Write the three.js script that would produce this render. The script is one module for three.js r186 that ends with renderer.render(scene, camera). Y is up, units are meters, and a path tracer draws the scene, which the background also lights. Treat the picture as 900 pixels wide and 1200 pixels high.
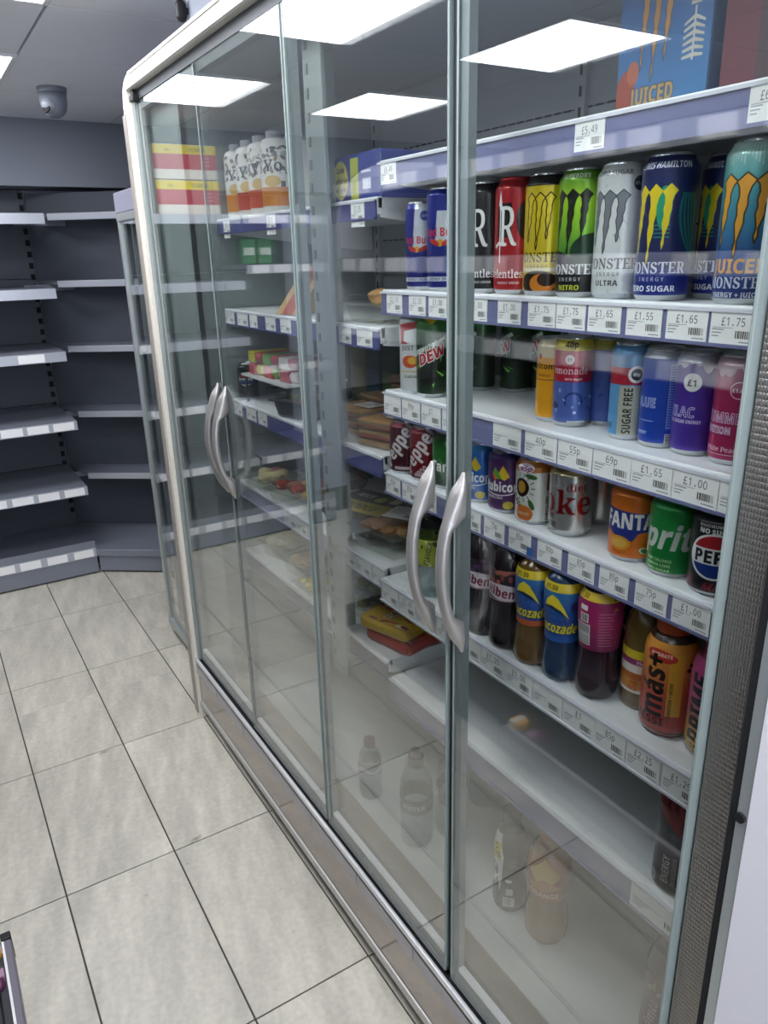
import * as THREE from 'three';
import { RoundedBoxGeometry } from 'three/addons/geometries/RoundedBoxGeometry.js';
import { mergeGeometries } from 'three/addons/utils/BufferGeometryUtils.js';
import { RectAreaLightUniformsLib } from 'three/addons/lights/RectAreaLightUniformsLib.js';
import { ImprovedNoise } from 'three/addons/math/ImprovedNoise.js';

// ---------------------------------------------------------------- camera, light, exposure
const scene = new THREE.Scene();
const camera = new THREE.PerspectiveCamera(68.82, 900 / 1200, 0.02, 40);
camera.rotation.order = 'YXZ';
camera.position.set(-0.6687, 1.6197, 0);
camera.rotation.set(-0.3316, -0.549, -0.0251);
const renderer = new THREE.WebGLRenderer({ antialias: true });
renderer.toneMapping = THREE.LinearToneMapping;
renderer.toneMappingExposure = 0.6;
renderer.shadowMap.enabled = true;
RectAreaLightUniformsLib.init();
scene.background = new THREE.Color(0x05060a);
const ADDED_DAYLIGHT = 5, PANEL_LIGHT = 13, PANEL_GLOW = 10;
const CEIL = 2.3;
const panelCells = [[-0.765, -3.77], [-0.765, -2.55], [-0.765, -1.35], [-0.765, -0.15], [-0.765, 1.05], [-1.72, -3.77], [-1.72, -2.55], [-1.72, -1.35], [-1.72, -0.15], [-2.92, -0.15]];

// ---------------------------------------------------------------- helpers
let seed = 12345;
const rnd = () => { seed = (seed * 1664525 + 1013904223) >>> 0; return seed / 4294967296; };
const rr = (a, b) => a + (b - a) * rnd();
const used = new Map();
function numbered(n) { const k = used.get(n) || 0; used.set(n, k + 1); return k ? n + '_' + String(k).padStart(3, '0') : n; }
const noise = new ImprovedNoise();
function std(color, rough = 0.5, metal = 0, extra = {}) { return new THREE.MeshStandardMaterial({ color, roughness: rough, metalness: metal, ...extra }); }
function phys(color, rough = 0.5, extra = {}) { return new THREE.MeshPhysicalMaterial({ color, roughness: rough, ...extra }); }
function mesh(name, geo, mat, parent) {
  const m = new THREE.Mesh(Array.isArray(geo) ? (geo.length > 1 ? mergeGeometries(geo.map(norm)) : geo[0]) : geo, mat);
  m.castShadow = m.receiveShadow = true;
  m.name = parent ? name : numbered(name);
  (parent || scene).add(m);
  return m;
}
function norm(g) { const h = g.index ? g.toNonIndexed() : g; for (const k of Object.keys(h.attributes)) if (!['position', 'normal', 'uv'].includes(k)) h.deleteAttribute(k); h.clearGroups?.(); return h; }
function tag(o, label, category, group) { o.userData.label = label; o.userData.category = category; if (group) o.userData.group = group; return o; }
function struct(o) { o.userData.kind = 'structure'; return o; }
function thing(name, label, category, pos = [0, 0, 0], ry = 0, group) { const o = new THREE.Group(); o.name = numbered(name); scene.add(o); o.position.set(...pos); o.rotation.y = ry; return tag(o, label, category, group); }
function bx(x0, x1, y0, y1, z0, z1, r = 0) {   // box by bounds
  const w = x1 - x0, h = y1 - y0, d = z1 - z0;
  const g = r ? new RoundedBoxGeometry(w, h, d, 2, Math.min(r, w / 2.01, h / 2.01, d / 2.01)) : new THREE.BoxGeometry(w, h, d);
  g.translate((x0 + x1) / 2, (y0 + y1) / 2, (z0 + z1) / 2); return g;
}
function canvas(w, h, draw) { const c = document.createElement('canvas'); c.width = w; c.height = h; const x = c.getContext('2d'); draw(x, w, h); const t = new THREE.CanvasTexture(c); t.colorSpace = THREE.SRGBColorSpace; t.anisotropy = 4; return t; }
function dataTex(n, fn, srgb) {
  const d = new Uint8Array(n * n * 4);
  for (let j = 0; j < n; j++) for (let i = 0; i < n; i++) { const c = fn(i / n, j / n), o = (j * n + i) * 4; d[o] = c[0]; d[o + 1] = c[1]; d[o + 2] = c[2]; d[o + 3] = 255; }
  const t = new THREE.DataTexture(d, n, n); t.wrapS = t.wrapT = THREE.RepeatWrapping; t.magFilter = THREE.LinearFilter; t.minFilter = THREE.LinearFilter; if (srgb) t.colorSpace = THREE.SRGBColorSpace; t.needsUpdate = true; return t;
}
const T = (x, s, px, py, size, col, o = {}) => {   // one word or line of lettering
  x.save(); x.translate(px, py); if (o.rot) x.rotate(o.rot); x.scale(o.sx || 1, 1);
  x.font = `${o.it ? 'italic ' : ''}${o.w || 'bold'} ${size}px ${o.f || 'sans-serif'}`; x.textAlign = o.al || 'center'; x.textBaseline = 'middle';
  if (o.st) { x.lineWidth = o.lw || 4; x.strokeStyle = o.st; x.lineJoin = 'round'; x.strokeText(s, 0, 0); }
  if (col) { x.fillStyle = col; x.fillText(s, 0, 0); } x.restore();
};
const R = (x, c, a, b, w, h) => { x.fillStyle = c; x.fillRect(a, b, w, h); };
const E = (x, c, cx, cy, rx, ry, rot = 0) => { x.fillStyle = c; x.beginPath(); x.ellipse(cx, cy, rx, ry, rot, 0, 7); x.fill(); };
const P = (x, c, pts, st, lw) => { x.beginPath(); pts.forEach((p, i) => i ? x.lineTo(p[0], p[1]) : x.moveTo(p[0], p[1])); x.closePath(); if (c) { x.fillStyle = c; x.fill(); } if (st) { x.strokeStyle = st; x.lineWidth = lw || 3; x.lineJoin = 'round'; x.stroke(); } };
const G = (x, cs, y0, y1, W) => { const g = x.createLinearGradient(0, y0, 0, y1); cs.forEach((c, i) => g.addColorStop(i / (cs.length - 1), c)); x.fillStyle = g; x.fillRect(0, y0, W, y1 - y0); };
function bars(x, px, py, w, h, vert) { R(x, '#f2f2ee', px, py, w, h); let k = 3, s = 7; const L = vert ? h : w; while (k < L - 3) { s = (s * 37 + 11) % 101; const t = 1 + s % 3; if (vert) R(x, '#222', px + 3, py + k, w - 6, t); else R(x, '#222', px + k, py + 3, t, h - 6); k += t + 1 + (s >> 3) % 3; } }
function claw(x, cx, y, w, h, fill, line, lw = 3) {   // three torn vertical strokes meeting in two peaks
  const s = w / 3;
  for (let k = 0; k < 3; k++) {
    const px = cx + (k - 1) * s, len = h * [0.86, 1, 0.8][k], L = [], Rr = [];
    for (let i = 0; i <= 9; i++) { const t = i / 9, wd = s * 0.36 * (1 - t * 0.88), j = ((i * 7 + k * 5) % 5 - 2) * s * 0.03, dx = -t * s * 0.3; L.push([px - wd + j + dx, y + h * 0.06 + len * t * 0.94]); Rr.unshift([px + wd - j + dx, y + h * 0.06 + len * t * 0.94]); }
    L[0] = [px - s * 0.52, y + h * 0.1]; Rr[Rr.length - 1] = [px + s * 0.52, y + h * 0.09];
    P(x, fill, [[px, y], ...[]].concat(L, Rr), line, lw);
  }
}

// ---------------------------------------------------------------- surface textures
function fbm(u, v, n, o, z) { let s = 0, a = 1, f = n; for (let i = 0; i < o; i++) { s += a * noise.noise(u * f, v * f, z + i * 7.3); a *= 0.55; f *= 2.1; } return s; }
const tileMaps = [0, 1, 2, 3].map(k => dataTex(256, (u, v) => {
  // cement-look porcelain: soft streaks along the tile, fine speckle, a few scuffs
  const a = fbm(u * 1.7 + v * 0.5, v * 0.3, 5, 4, k * 11.1), b = fbm(u, v, 46, 2, k * 3.7), c = fbm(u * 2.4, v * 0.5 + u, 7, 3, k * 5 + 2);
  const d = fbm(u, v, 13, 3, k * 2 + 50), m = 196 + a * 16 + c * 9 + b * 9 - Math.max(0, d - 0.8) * 130; return [m, m * 0.974, m * 0.892].map(q => Math.max(0, Math.min(255, q)));
}, true));
const tileMats = tileMaps.map(t => std(0xffffff, 0.42, 0, { map: t }));
const brushed = dataTex(128, (u, v) => { const m = 150 + fbm(u * 0.4, v * 9, 6, 3, 3) * 60; return [m, m, m]; });
const checkBump = dataTex(64, (u, v) => { const a = Math.pow(Math.abs(Math.sin(u * Math.PI * 4) * Math.sin(v * Math.PI * 4)), 0.8) * 255; return [a, a, a]; });
const speckBump = dataTex(128, (u, v) => { const m = 128 + fbm(u, v, 40, 2, 9) * 90; return [m, m, m]; });
const bump = (t, x, y, s) => { const c = t.clone(); c.repeat.set(x, y); c.needsUpdate = true; return { bumpMap: c, bumpScale: s }; };

const M = {
  grout: std(0x4a463f, 0.9), ceilTile: std(0xf3f4f7, 0.92, 0, bump(speckBump, 3, 3, 0.0006)), ceilGrid: std(0xb9bcc4, 0.6),
  wall: std(0xaeb4be, 0.8), wallDark: std(0x747982, 0.85), whiteWall: std(0xe6e5e8, 0.55, 0, bump(speckBump, 4, 6, 0.0004)),
  shelfGrey: std(0x7d828c, 0.42, 0.15), shelfDark: std(0x4b5058, 0.55, 0.1), lip: std(0xb2b6bd, 0.3, 0.3), slot: std(0x0c0d10, 0.9),
  cream: std(0xe3dece, 0.35), alu: std(0xb4bbb9, 0.34, 0.55), aluDark: std(0x6d7574, 0.4, 0.3), gasket: std(0x25292b, 0.7), handle: phys(0xa3a19c, 0.34, { metalness: 0.5, clearcoat: 0.25 }),
  steelPanel: std(0xa39c97, 0.12, 0.85), railBright: std(0xdcdcda, 0.28, 0.35), bumper: std(0xbdbcb6, 0.38, 0.4), stripLilac: std(0xa9a7ac, 0.35, 0.25),
  spacer: std(0x7f8b8a, 0.5, 0.2), glassEdge: std(0x8e9b97, 0.25, 0.1), black: std(0x111214, 0.55),
  inner: std(0xb4bac0, 0.45, 0.1), innerShaded: std(0x6b7072, 0.5), innerSide: std(0x9ca6a6, 0.4, 0.1), deck: std(0xd8dad7, 0.4), whiteShelf: std(0xeef1f3, 0.33, 0.05), grille: std(0xb5a98f, 0.5, 0.3, bump(checkBump, 60, 1, 0.002)),
  rail: phys(0x74779f, 0.22, { clearcoat: 0.6, clearcoatRoughness: 0.15 }), railLeft: phys(0x4c518c, 0.25, { clearcoat: 0.6 }), railClear: phys(0xdfe0ea, 0.2, { clearcoat: 0.6 }), paper: std(0xf3f3f1, 0.55),
  checker: std(0xa19b95, 0.3, 0.85, bump(checkBump, 3, 75, 0.0008)),
  lid: std(0xc9cccf, 0.26, 0.9), tab: std(0xa8abad, 0.3, 0.9),
  diffuser: new THREE.MeshStandardMaterial({ color: 0xffffff, roughness: 0.6, emissive: 0xf4f6ff, emissiveIntensity: PANEL_GLOW }), panelFrame: std(0xf2f2f2, 0.5),
  glass: phys(0xfdfefd, 0.0, { transmission: 1, thickness: 0, ior: 1.8, metalness: 0 }), glassIn: phys(0xfdfefd, 0.0, { transmission: 1, thickness: 0, ior: 1.2 }),
};

// ---------------------------------------------------------------- the setting: floor, ceiling, walls
const floor = struct(new THREE.Group()); floor.name = 'floor'; scene.add(floor);
mesh('grout_bed', bx(-3.2, 1.0, -0.08, -0.003, -4.8, 2.0), M.grout, floor);
{
  const TW = 0.2958, TD = 0.6023, geos = [0, 1, 2, 3].map(k => {
    const g = new RoundedBoxGeometry(TW - 0.0042, 0.012, TD - 0.0042, 1, 0.001); const p = g.attributes.position, uv = g.attributes.uv;
    for (let i = 0; i < p.count; i++) uv.setXY(i, p.getX(i) / 0.62 + 0.25 + (k & 1) * 0.5, p.getZ(i) / 0.62 + 0.5 + (k >> 1) * 0.35); return g;
  });
  for (let i = -8; i <= 2; i++) for (let j = -5; j <= 5; j++) {
    if (i < -4 && j > 2) continue;
    const t = mesh('floor_tile', geos[Math.floor(rnd() * 4)], tileMats[Math.floor(rnd() * 4)], floor);
    t.position.set(-0.5982 + (i + 0.5) * TW, -0.006, -1.2084 - (j - 0.5) * TD + 0.0035 * i * TW); if (rnd() < 0.5) t.rotation.y = Math.PI;
  }
}
const ceiling = struct(new THREE.Group()); ceiling.name = 'ceiling'; scene.add(ceiling);
mesh('ceiling_slab', bx(-3.25, 1.0, CEIL + 0.03, CEIL + 0.1, -4.8, 2.05), M.ceilGrid, ceiling);
{
  const xs = [-2.94, -2.32, -1.72, -1.125, -0.765 + 0, -0.168, 0.43], zEdges = []; for (let k = -2; k <= 8; k++) zEdges.push(1.05 - k * 0.6 + 0.0);
  const cols = [[-3.2, -2.92], [-2.92, -2.33], [-2.33, -1.72], [-1.72, -1.24], [-1.24, -0.765], [-0.765, -0.168], [-0.168, 0.43], [0.43, 0.98]];
  const zs = [2.0, 1.65, 1.05, 0.45, -0.15, -0.75, -1.35, -1.95, -2.55, -3.16, -3.77, -4.37, -4.78];
  for (const [x0, x1] of cols) {
    for (let k = 0; k + 1 < zs.length; k++) {
      const z1 = zs[k], z0 = zs[k + 1];
      if (panelCells.some(([px, pz]) => Math.abs(px - x0) < 0.05 && Math.abs(pz - z0) < 0.05)) continue;
      mesh('ceiling_tile', bx(x0 + 0.004, x1 - 0.004, CEIL, CEIL + 0.02, z0 + 0.004, z1 - 0.004, 0.003), M.ceilTile, ceiling);
    }
  }
}
struct(mesh('wall_back', bx(-3.25, 1.05, 0, CEIL + 0.05, -4.82, -4.7), M.wall));
struct(mesh('wall_left', bx(-3.3, -3.2, 0, CEIL + 0.05, -4.8, 2.05), M.wall));
struct(mesh('wall_right', bx(0.9, 1.0, 0, CEIL + 0.05, -4.7, 2.05), M.wall));
// shop front behind the camera; the wide window is added, unseen, to brighten ceiling and labels
struct(mesh('wall_front', [bx(-3.2, 0.9, 0, 0.4, 2.0, 2.1), bx(-3.2, 0.9, 2.15, CEIL + 0.05, 2.0, 2.1), bx(-3.2, -2.9, 0.4, 2.15, 2.0, 2.1), bx(-0.2, 0.9, 0.4, 2.15, 2.0, 2.1)], M.wall));
{
  const w = struct(mesh('added_window_1', [bx(-2.9, -0.2, 0.4, 0.45, 2.0, 2.08), bx(-2.9, -0.2, 2.1, 2.15, 2.0, 2.08), bx(-2.9, -2.85, 0.45, 2.1, 2.0, 2.08), bx(-0.25, -0.2, 0.45, 2.1, 2.0, 2.08)], M.alu));
  mesh('added_daylight_pane', bx(-2.85, -0.25, 0.45, 2.1, 2.04, 2.05), new THREE.MeshStandardMaterial({ color: 0xffffff, emissive: 0xdfe8ff, emissiveIntensity: 2.5 }), w);
  const a = new THREE.RectAreaLight(0xe6edff, ADDED_DAYLIGHT, 2.6, 1.65); a.position.set(-1.55, 1.275, 2.03); w.add(a);   // added fill light, shines along -z into the shop
}
struct(mesh('trim_1', bx(-3.2, 0.9, 1.99, CEIL, -4.69, -4.43), std(0x8b9099, 0.75)));          // bulkhead over the back shelving
struct(mesh('trim_2', bx(0.05, 0.9, 2.135, CEIL, -2.03, 1.9), M.wall));                           // boxing over the chiller
struct(mesh('wall_side', bx(0.0, 0.88, 0, 2.13, -0.356, 1.9), M.whiteWall));                       // white wall beside the chiller

// ---------------------------------------------------------------- ceiling lights
for (const [px, pz] of panelCells) {
  const w = px < -1 && px > -2 ? 0.48 : 0.597;
  const near = { '-0.765,-3.77': 'square ceiling light panel at the left edge above the back shelves', '-0.765,-2.55': 'ceiling light panel whose far edge shows at the top of the picture' }[px + ',' + pz];
  const l = thing('ceiling_light', near || 'square white ceiling light panel over the aisle, outside the picture', 'light', [px + w / 2, CEIL, pz + 0.3], 0, near ? undefined : 'ceiling light panels behind and beside the camera');
  mesh('frame', [bx(-w / 2, w / 2, -0.004, 0.02, -0.297, -0.283), bx(-w / 2, w / 2, -0.004, 0.02, 0.283, 0.297), bx(-w / 2, -w / 2 + 0.014, -0.004, 0.02, -0.283, 0.283), bx(w / 2 - 0.014, w / 2, -0.004, 0.02, -0.283, 0.283)], M.panelFrame, l);
  mesh('diffuser', bx(-w / 2 + 0.014, w / 2 - 0.014, 0, 0.012, -0.283, 0.283), M.diffuser, l);
  const a = new THREE.RectAreaLight(0xf3f5ff, PANEL_LIGHT, w - 0.03, 0.56); a.position.set(0, -0.006, 0); a.rotation.x = -Math.PI / 2; l.add(a);
}

// ---------------------------------------------------------------- grey wall shelving
const shelfLabelMat = M.paper;
function slotted(x, y0, y1, z, face = 1) { const s = []; for (let y = y0; y < y1; y += 0.058) s.push(bx(x - 0.011, x + 0.011, y, y + 0.03, z - 0.001, z + 0.0015)); return s; }
{
  const u = thing('shelving_unit', 'grey metal wall shelving with empty shelves and white price cards on the lower lips', 'shelving');
  const x0 = -1.45, x1 = -0.03, zf = -4.056, zb = -4.62;
  // back panels in horizontal sheets
  for (const [a, b] of [[0.1, 0.5], [0.5, 0.86], [0.86, 1.2], [1.2, 1.54], [1.54, 1.98]]) mesh('back_panel', bx(x0, x1, a + 0.002, b - 0.002, zb - 0.02, zb), M.shelfDark, u);
  for (const x of [x1 - 0.008, -0.96]) { const up = mesh('upright', bx(x - 0.014, x + 0.014, 0, 1.98, zb - 0.03, zb + 0.003), M.shelfDark, u); mesh('slots', slotted(x, 0.2, 1.95, zb + 0.003), M.slot, up).userData.kind = 'stuff'; }
  const pl = mesh('base_plinth', [bx(x0, x1, 0.012, 0.095, zf - 0.02, zf - 0.004), bx(x0, x1, 0.0, 0.02, zf - 0.05, zf - 0.03)], M.shelfGrey, u);
  const bs = mesh('base_shelf', [bx(x0, x1, 0.11, 0.13, zb, zf - 0.012), bx(x0, x1, 0.095, 0.19, zf - 0.012, zf - 0.004)], M.shelfGrey, u);
  mesh('price_strip', bx(x0, x1, 0.1, 0.15, zf - 0.004, zf), M.lip, bs);
  const ys = [[1.842, 0], [1.502, 0], [1.2, 1], [0.85, 2], [0.498, 2]];
  ys.forEach(([y, n]) => {
    const s = mesh('shelf', [bx(-0.95, x1 + 0.006, y - 0.022, y, zb + 0.004, zf - 0.01)], M.shelfGrey, u);
    mesh('shelf_lip', [bx(-0.952, x1 + 0.006, y - 0.047, y, zf - 0.012, zf)], M.lip, s);
    if (n === 1) mesh('price_card', bx(-0.245, -0.125, y - 0.043, y - 0.004, zf, zf + 0.0012), M.paper, s);
    if (n === 2) for (let x = -0.04; x > -0.85; x -= 0.118 + 0.012 * rnd()) { if (rnd() < 0.1) continue; mesh('price_card', bx(x - 0.1, x, y - 0.043, y - 0.004, zf, zf + 0.0012), M.paper, s); }
  });
  for (const y of [1.842, 1.583, 1.03, 0.498]) {       // the next bay along, its shelves set at other heights
    const s = mesh('shelf', bx(x0, -0.97, y - 0.022, y, zb + 0.004, zf - 0.01), M.shelfGrey, u);
    mesh('shelf_lip', bx(x0, -0.968, y - 0.047, y, zf - 0.012, zf), M.lip, s);
    for (let x = -1.0; x > -1.35; x -= 0.13) mesh('price_card', bx(x - 0.1, x, y - 0.043, y - 0.004, zf, zf + 0.0012), M.paper, s);
  }
  for (let x = -0.045; x > -1.3; x -= 0.125 + 0.02 * rnd()) mesh('price_card', bx(x - 0.1, x, 0.104, 0.146, zf, zf + 0.0015), M.paper, bs);
}
{
  // angled corner unit: local x runs along its back panel, local z towards the room
  const u = thing('shelving_unit', 'angled grey corner shelving bay with five bare shelves next to the chiller', 'shelving', [-0.035, 0, -4.62], -Math.atan2(0.6, 0.8));
  mesh('back_panel', bx(0.02, 1.1, 0.1, 1.965, -0.02, 0), M.shelfDark, u);
  mesh('base_plinth', bx(0.345, 1.1, 0.012, 0.1, 0.415, 0.435), M.shelfGrey, u);
  const f = new THREE.Shape(); f.moveTo(0.01, 0.004); f.lineTo(1.1, 0.004); f.lineTo(1.1, 0.448); f.lineTo(0.342, 0.448); f.closePath();
  const g = new THREE.ExtrudeGeometry(f, { depth: 0.02, bevelEnabled: false }); g.rotateX(Math.PI / 2); g.translate(0, 0.13, 0);
  mesh('base_shelf', [g, bx(0.342, 1.1, 0.1, 0.14, 0.437, 0.449, 0.004)], M.shelfGrey, u);
  for (const y of [1.853, 1.53, 1.2, 0.85, 0.5]) {
    const t = new THREE.Shape(); t.moveTo(0.03, 0.002); t.lineTo(1.1, 0.002); t.lineTo(1.1, 0.2); t.lineTo(0.235, 0.2); t.closePath();
    const sg = new THREE.ExtrudeGeometry(t, { depth: 0.018, bevelEnabled: false }); sg.rotateX(Math.PI / 2); sg.translate(0, y, 0);
    const s = mesh('shelf', sg, M.shelfGrey, u);
    mesh('shelf_lip', bx(0.235, 1.1, y - 0.032, y + 0.002, 0.195, 0.206, 0.003), M.lip, s);
    const b = mesh('bracket', bx(-0.002, 0.002, y - 0.05, y - 0.018, -0.13, 0.13), M.shelfGrey, s); b.position.set(0.135, 0, 0.1); b.rotation.y = -0.78;
  }
}
// the gondola across the aisle, mostly seen mirrored in the chiller doors
{
  const GD = std(0x2e2f34, 0.55);
  const u = thing('gondola_shelving', 'grey gondola shelving along the aisle, its base lip at the lower left corner', 'shelving');
  const z0 = -2.72, z1 = 1.2;
  mesh('back_panel', bx(-1.29, -1.26, 0.1, 1.93, z0, z1), GD, u);
  const ep = new THREE.Shape(); ep.moveTo(-1.27, 0.02); ep.lineTo(-0.82, 0.02); ep.lineTo(-0.82, 1.72); ep.quadraticCurveTo(-0.83, 1.93, -1.05, 1.96); ep.lineTo(-1.27, 1.97); ep.closePath();
  const eg = new THREE.ExtrudeGeometry(ep, { depth: 0.02, bevelEnabled: false }); eg.translate(0, 0, z0 - 0.02); mesh('end_panel', eg, std(0xb4b6ba, 0.5), u);
  mesh('base_plinth', bx(-1.26, -0.775, 0.012, 0.1, z0, z1), GD, u);
  const b = mesh('base_shelf', [bx(-1.26, -0.775, 0.1, 0.12, z0, z1), bx(-0.775, -0.755, 0.07, 0.14, -1.6, z1, 0.004)], GD, u);
  mesh('lip_cap', bx(-0.758, -0.736, 0.075, 0.143, -1.62, -1.598, 0.003), M.black, b);
  mesh('price_strip', bx(-0.755, -0.737, 0.08, 0.14, -1.598, z1, 0.004), std(0x6b6670, 0.4), b);
  mesh('card_line', bx(-0.757, -0.752, 0.141, 0.146, -1.59, z1), M.paper, b);
  for (const y of [1.875, 1.61, 1.375, 1.1, 0.8, 0.45]) {
    const s = mesh('shelf', bx(-1.26, -0.81, y - 0.022, y, z0 + 0.005, z1), GD, u);
    mesh('shelf_lip', bx(-0.812, -0.8, y - 0.05, y, z0 + 0.005, z1), y > 1.3 ? M.lip : GD, s);
    let z = y > 1.3 ? z0 + 0.06 : 9; while (z < 0.6) { const w = 0.09; mesh('price_card', bx(-0.8, -0.7988, y - 0.046, y - 0.004, z, z + w), M.paper, s); z += w + rr(0.01, 0.12); }
  }
}
// ---------------------------------------------------------------- things on the ceiling
{
  const c = thing('security_camera', 'grey dome security camera hanging from the ceiling above the back shelves', 'camera', [0.02, CEIL, -3.66]);
  const m = std(0x7e848e, 0.4);
  mesh('mount_ring', new THREE.CylinderGeometry(0.058, 0.056, 0.02, 40).translate(0, -0.01, 0), m, c);
  const pr = [[0, -0.112], [0.018, -0.111], [0.034, -0.102], [0.046, -0.086], [0.0525, -0.062], [0.0545, -0.02], [0, -0.02]].map(p => new THREE.Vector2(...p));
  mesh('housing', new THREE.LatheGeometry(pr, 40), m, c);
  const e = mesh('lens_ball', new THREE.SphereGeometry(0.034, 28, 20), std(0x9aa0a8, 0.25), c); e.position.set(-0.02, -0.068, 0.022);
  const w = mesh('lens_window', new THREE.CylinderGeometry(0.018, 0.018, 0.006, 28), M.black, e); w.rotation.set(1.0, 0, 0.75); w.position.set(-0.02, -0.018, 0.021);
}
{
  const k = thing('sensor', 'small black sensor on the corner of the boxing above the chiller', 'sensor', [0.034, 2.185, -2.025]);
  mesh('body', new THREE.CapsuleGeometry(0.013, 0.022, 6, 16), M.black, k); mesh('stem', bx(0.006, 0.016, -0.006, 0.006, -0.006, 0.006), M.black, k);
}

// ---------------------------------------------------------------- low second chiller behind the big one
{
  const u = thing('glass_chiller', 'lower glass-fronted chiller standing beyond the left post of the drinks chiller', 'chiller', [0.1, 0, -2.86]);
  mesh('body', [bx(0.04, 0.75, 0.12, 1.8, -0.29, -0.27), bx(0.04, 0.75, 0.12, 1.8, 0.27, 0.29), bx(0.72, 0.75, 0.12, 1.8, -0.27, 0.27), bx(0.04, 0.75, 0.06, 0.14, -0.29, 0.29)], M.innerSide, u);
  mesh('header', bx(-0.01, 0.75, 1.79, 1.865, -0.3, 0.3, 0.006), std(0x9a9cab, 0.4), u);
  const d = mesh('door', [bx(-0.012, 0.02, 0.045, 0.085, -0.29, 0.29, 0.005), bx(-0.012, 0.02, 1.76, 1.79, -0.29, 0.29, 0.005), bx(-0.01, 0.02, 0.05, 1.79, -0.29, -0.262, 0.004), bx(-0.01, 0.02, 0.05, 1.79, 0.262, 0.29, 0.004)], M.alu, u);
  mesh('glass_pane', bx(-0.002, 0.002, 0.08, 1.77, -0.262, 0.262), M.glass, d);
  for (const y of [0.5, 0.85, 1.2, 1.5]) mesh('shelf', bx(0.1, 0.7, y - 0.02, y, -0.265, 0.265), M.inner, u);
}

// ---------------------------------------------------------------- the drinks chiller
const BACK = 0.62, SH = 0.108;        // inside of the back wall, front of the shelves
const chiller = thing('display_chiller', 'tall four-door glass display chiller with cream frame, filled with drinks and snacks', 'chiller');
// cream outer frame: left post and header joined by a rounded corner
{
  const s = new THREE.Shape(); const L = -2.465, TT = 2.112, r = 0.09;
  s.moveTo(L, 0); s.lineTo(L, TT - r); s.quadraticCurveTo(L, TT, L + r, TT); s.lineTo(-0.36, TT); s.lineTo(-0.36, TT - 0.033); s.lineTo(-2.418, TT - 0.033); s.lineTo(-2.418, 0); s.closePath();
  const g = new THREE.ExtrudeGeometry(s, { depth: 0.05, bevelEnabled: true, bevelSize: 0.003, bevelThickness: 0.003, bevelSegments: 2, curveSegments: 10 });
  g.rotateY(-Math.PI / 2); g.translate(0.038, 0, 0);      // shape x -> world z
  mesh('outer_frame', g, M.cream, chiller);
}
mesh('edge_trim', [bx(-0.018, -0.013, 2.108, 2.115, -2.37, -0.36), bx(-0.018, -0.013, 2.077, 2.082, -2.415, -0.36), ], std(0xf6f5f0, 0.3), chiller);
mesh('post_bumper', bx(-0.019, 0.02, 0.004, 2.02, -2.474, -2.44, 0.004), std(0x9a948a, 0.4), chiller);
mesh('left_jamb', [bx(-0.002, 0.035, 0.25, 2.08, -2.418, -2.392)], std(0x98a19e, 0.35, 0.4), chiller);
mesh('top_channel', bx(0.006, 0.05, 2.05, 2.079, -2.42, -0.37), std(0x454a4c, 0.5), chiller);
for (const z of [-2.385, -0.95]) mesh('door_guide', [bx(-0.012, 0.012, 2.045, 2.062, z - 0.02, z + 0.02, 0.003), bx(-0.006, 0.004, 2.055, 2.075, z - 0.006, z + 0.006)], M.black, chiller);
mesh('cabinet_top', bx(0.02, BACK + 0.06, 2.05, 2.12, -2.42, -0.37), M.inner, chiller);
// back wall in sheets with horizontal creases, slotted uprights; lowest sheet coloured darker to stand for shade
for (const [a, b] of [[0.3, 0.72], [0.72, 0.95], [0.95, 1.2], [1.2, 1.37], [1.37, 1.56], [1.56, 1.66], [1.66, 1.78], [1.78, 1.9], [1.9, 2.05]]) mesh('back_panel', bx(BACK, BACK + 0.03, a + 0.0015, b - 0.0015, -2.13, -0.37), b < 0.8 ? M.innerShaded : M.inner, chiller);
for (const z of [-2.09, -1.265, -0.83, -0.44]) { const up = mesh('upright', bx(BACK - 0.012, BACK, 0.32, 2.04, z - 0.014, z + 0.014), M.inner, chiller); const s = []; for (let y = 0.4; y < 2.0; y += 0.04) s.push(bx(BACK - 0.0135, BACK - 0.011, y, y + 0.02, z - 0.003, z + 0.003)); mesh('slots', s, M.slot, up).userData.kind = 'stuff'; }
{ const s = []; for (const y of [1.66, 1.9]) for (let z = -2.1; z < -0.4; z += 0.03) s.push(bx(BACK - 0.0015, BACK + 0.0005, y - 0.002, y + 0.002, z, z + 0.018)); const v = mesh('vent_slots', s, M.slot, chiller); v.userData.kind = 'stuff'; }
mesh('left_end_wall', [bx(0.035, BACK + 0.06, 0.1, 2.05, -2.15, -2.125), bx(0.035, 0.05, 0.27, 2.05, -2.4, -2.125), bx(0.05, BACK + 0.06, 0.02, 2.1, -2.42, -2.4)], M.innerSide, chiller);
mesh('right_end_wall', bx(0.05, BACK + 0.06, 0.1, 2.05, -0.385, -0.36), M.innerSide, chiller);
mesh('bottom_deck', [bx(0.075, BACK, 0.28, 0.3, -2.125, -0.385), bx(0.03, BACK + 0.06, 0.1, 0.26, -2.42, -0.36)], M.deck, chiller);
mesh('air_grille', bx(0.028, 0.074, 0.266, 0.297, -2.12, -0.39), M.grille, chiller);
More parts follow.
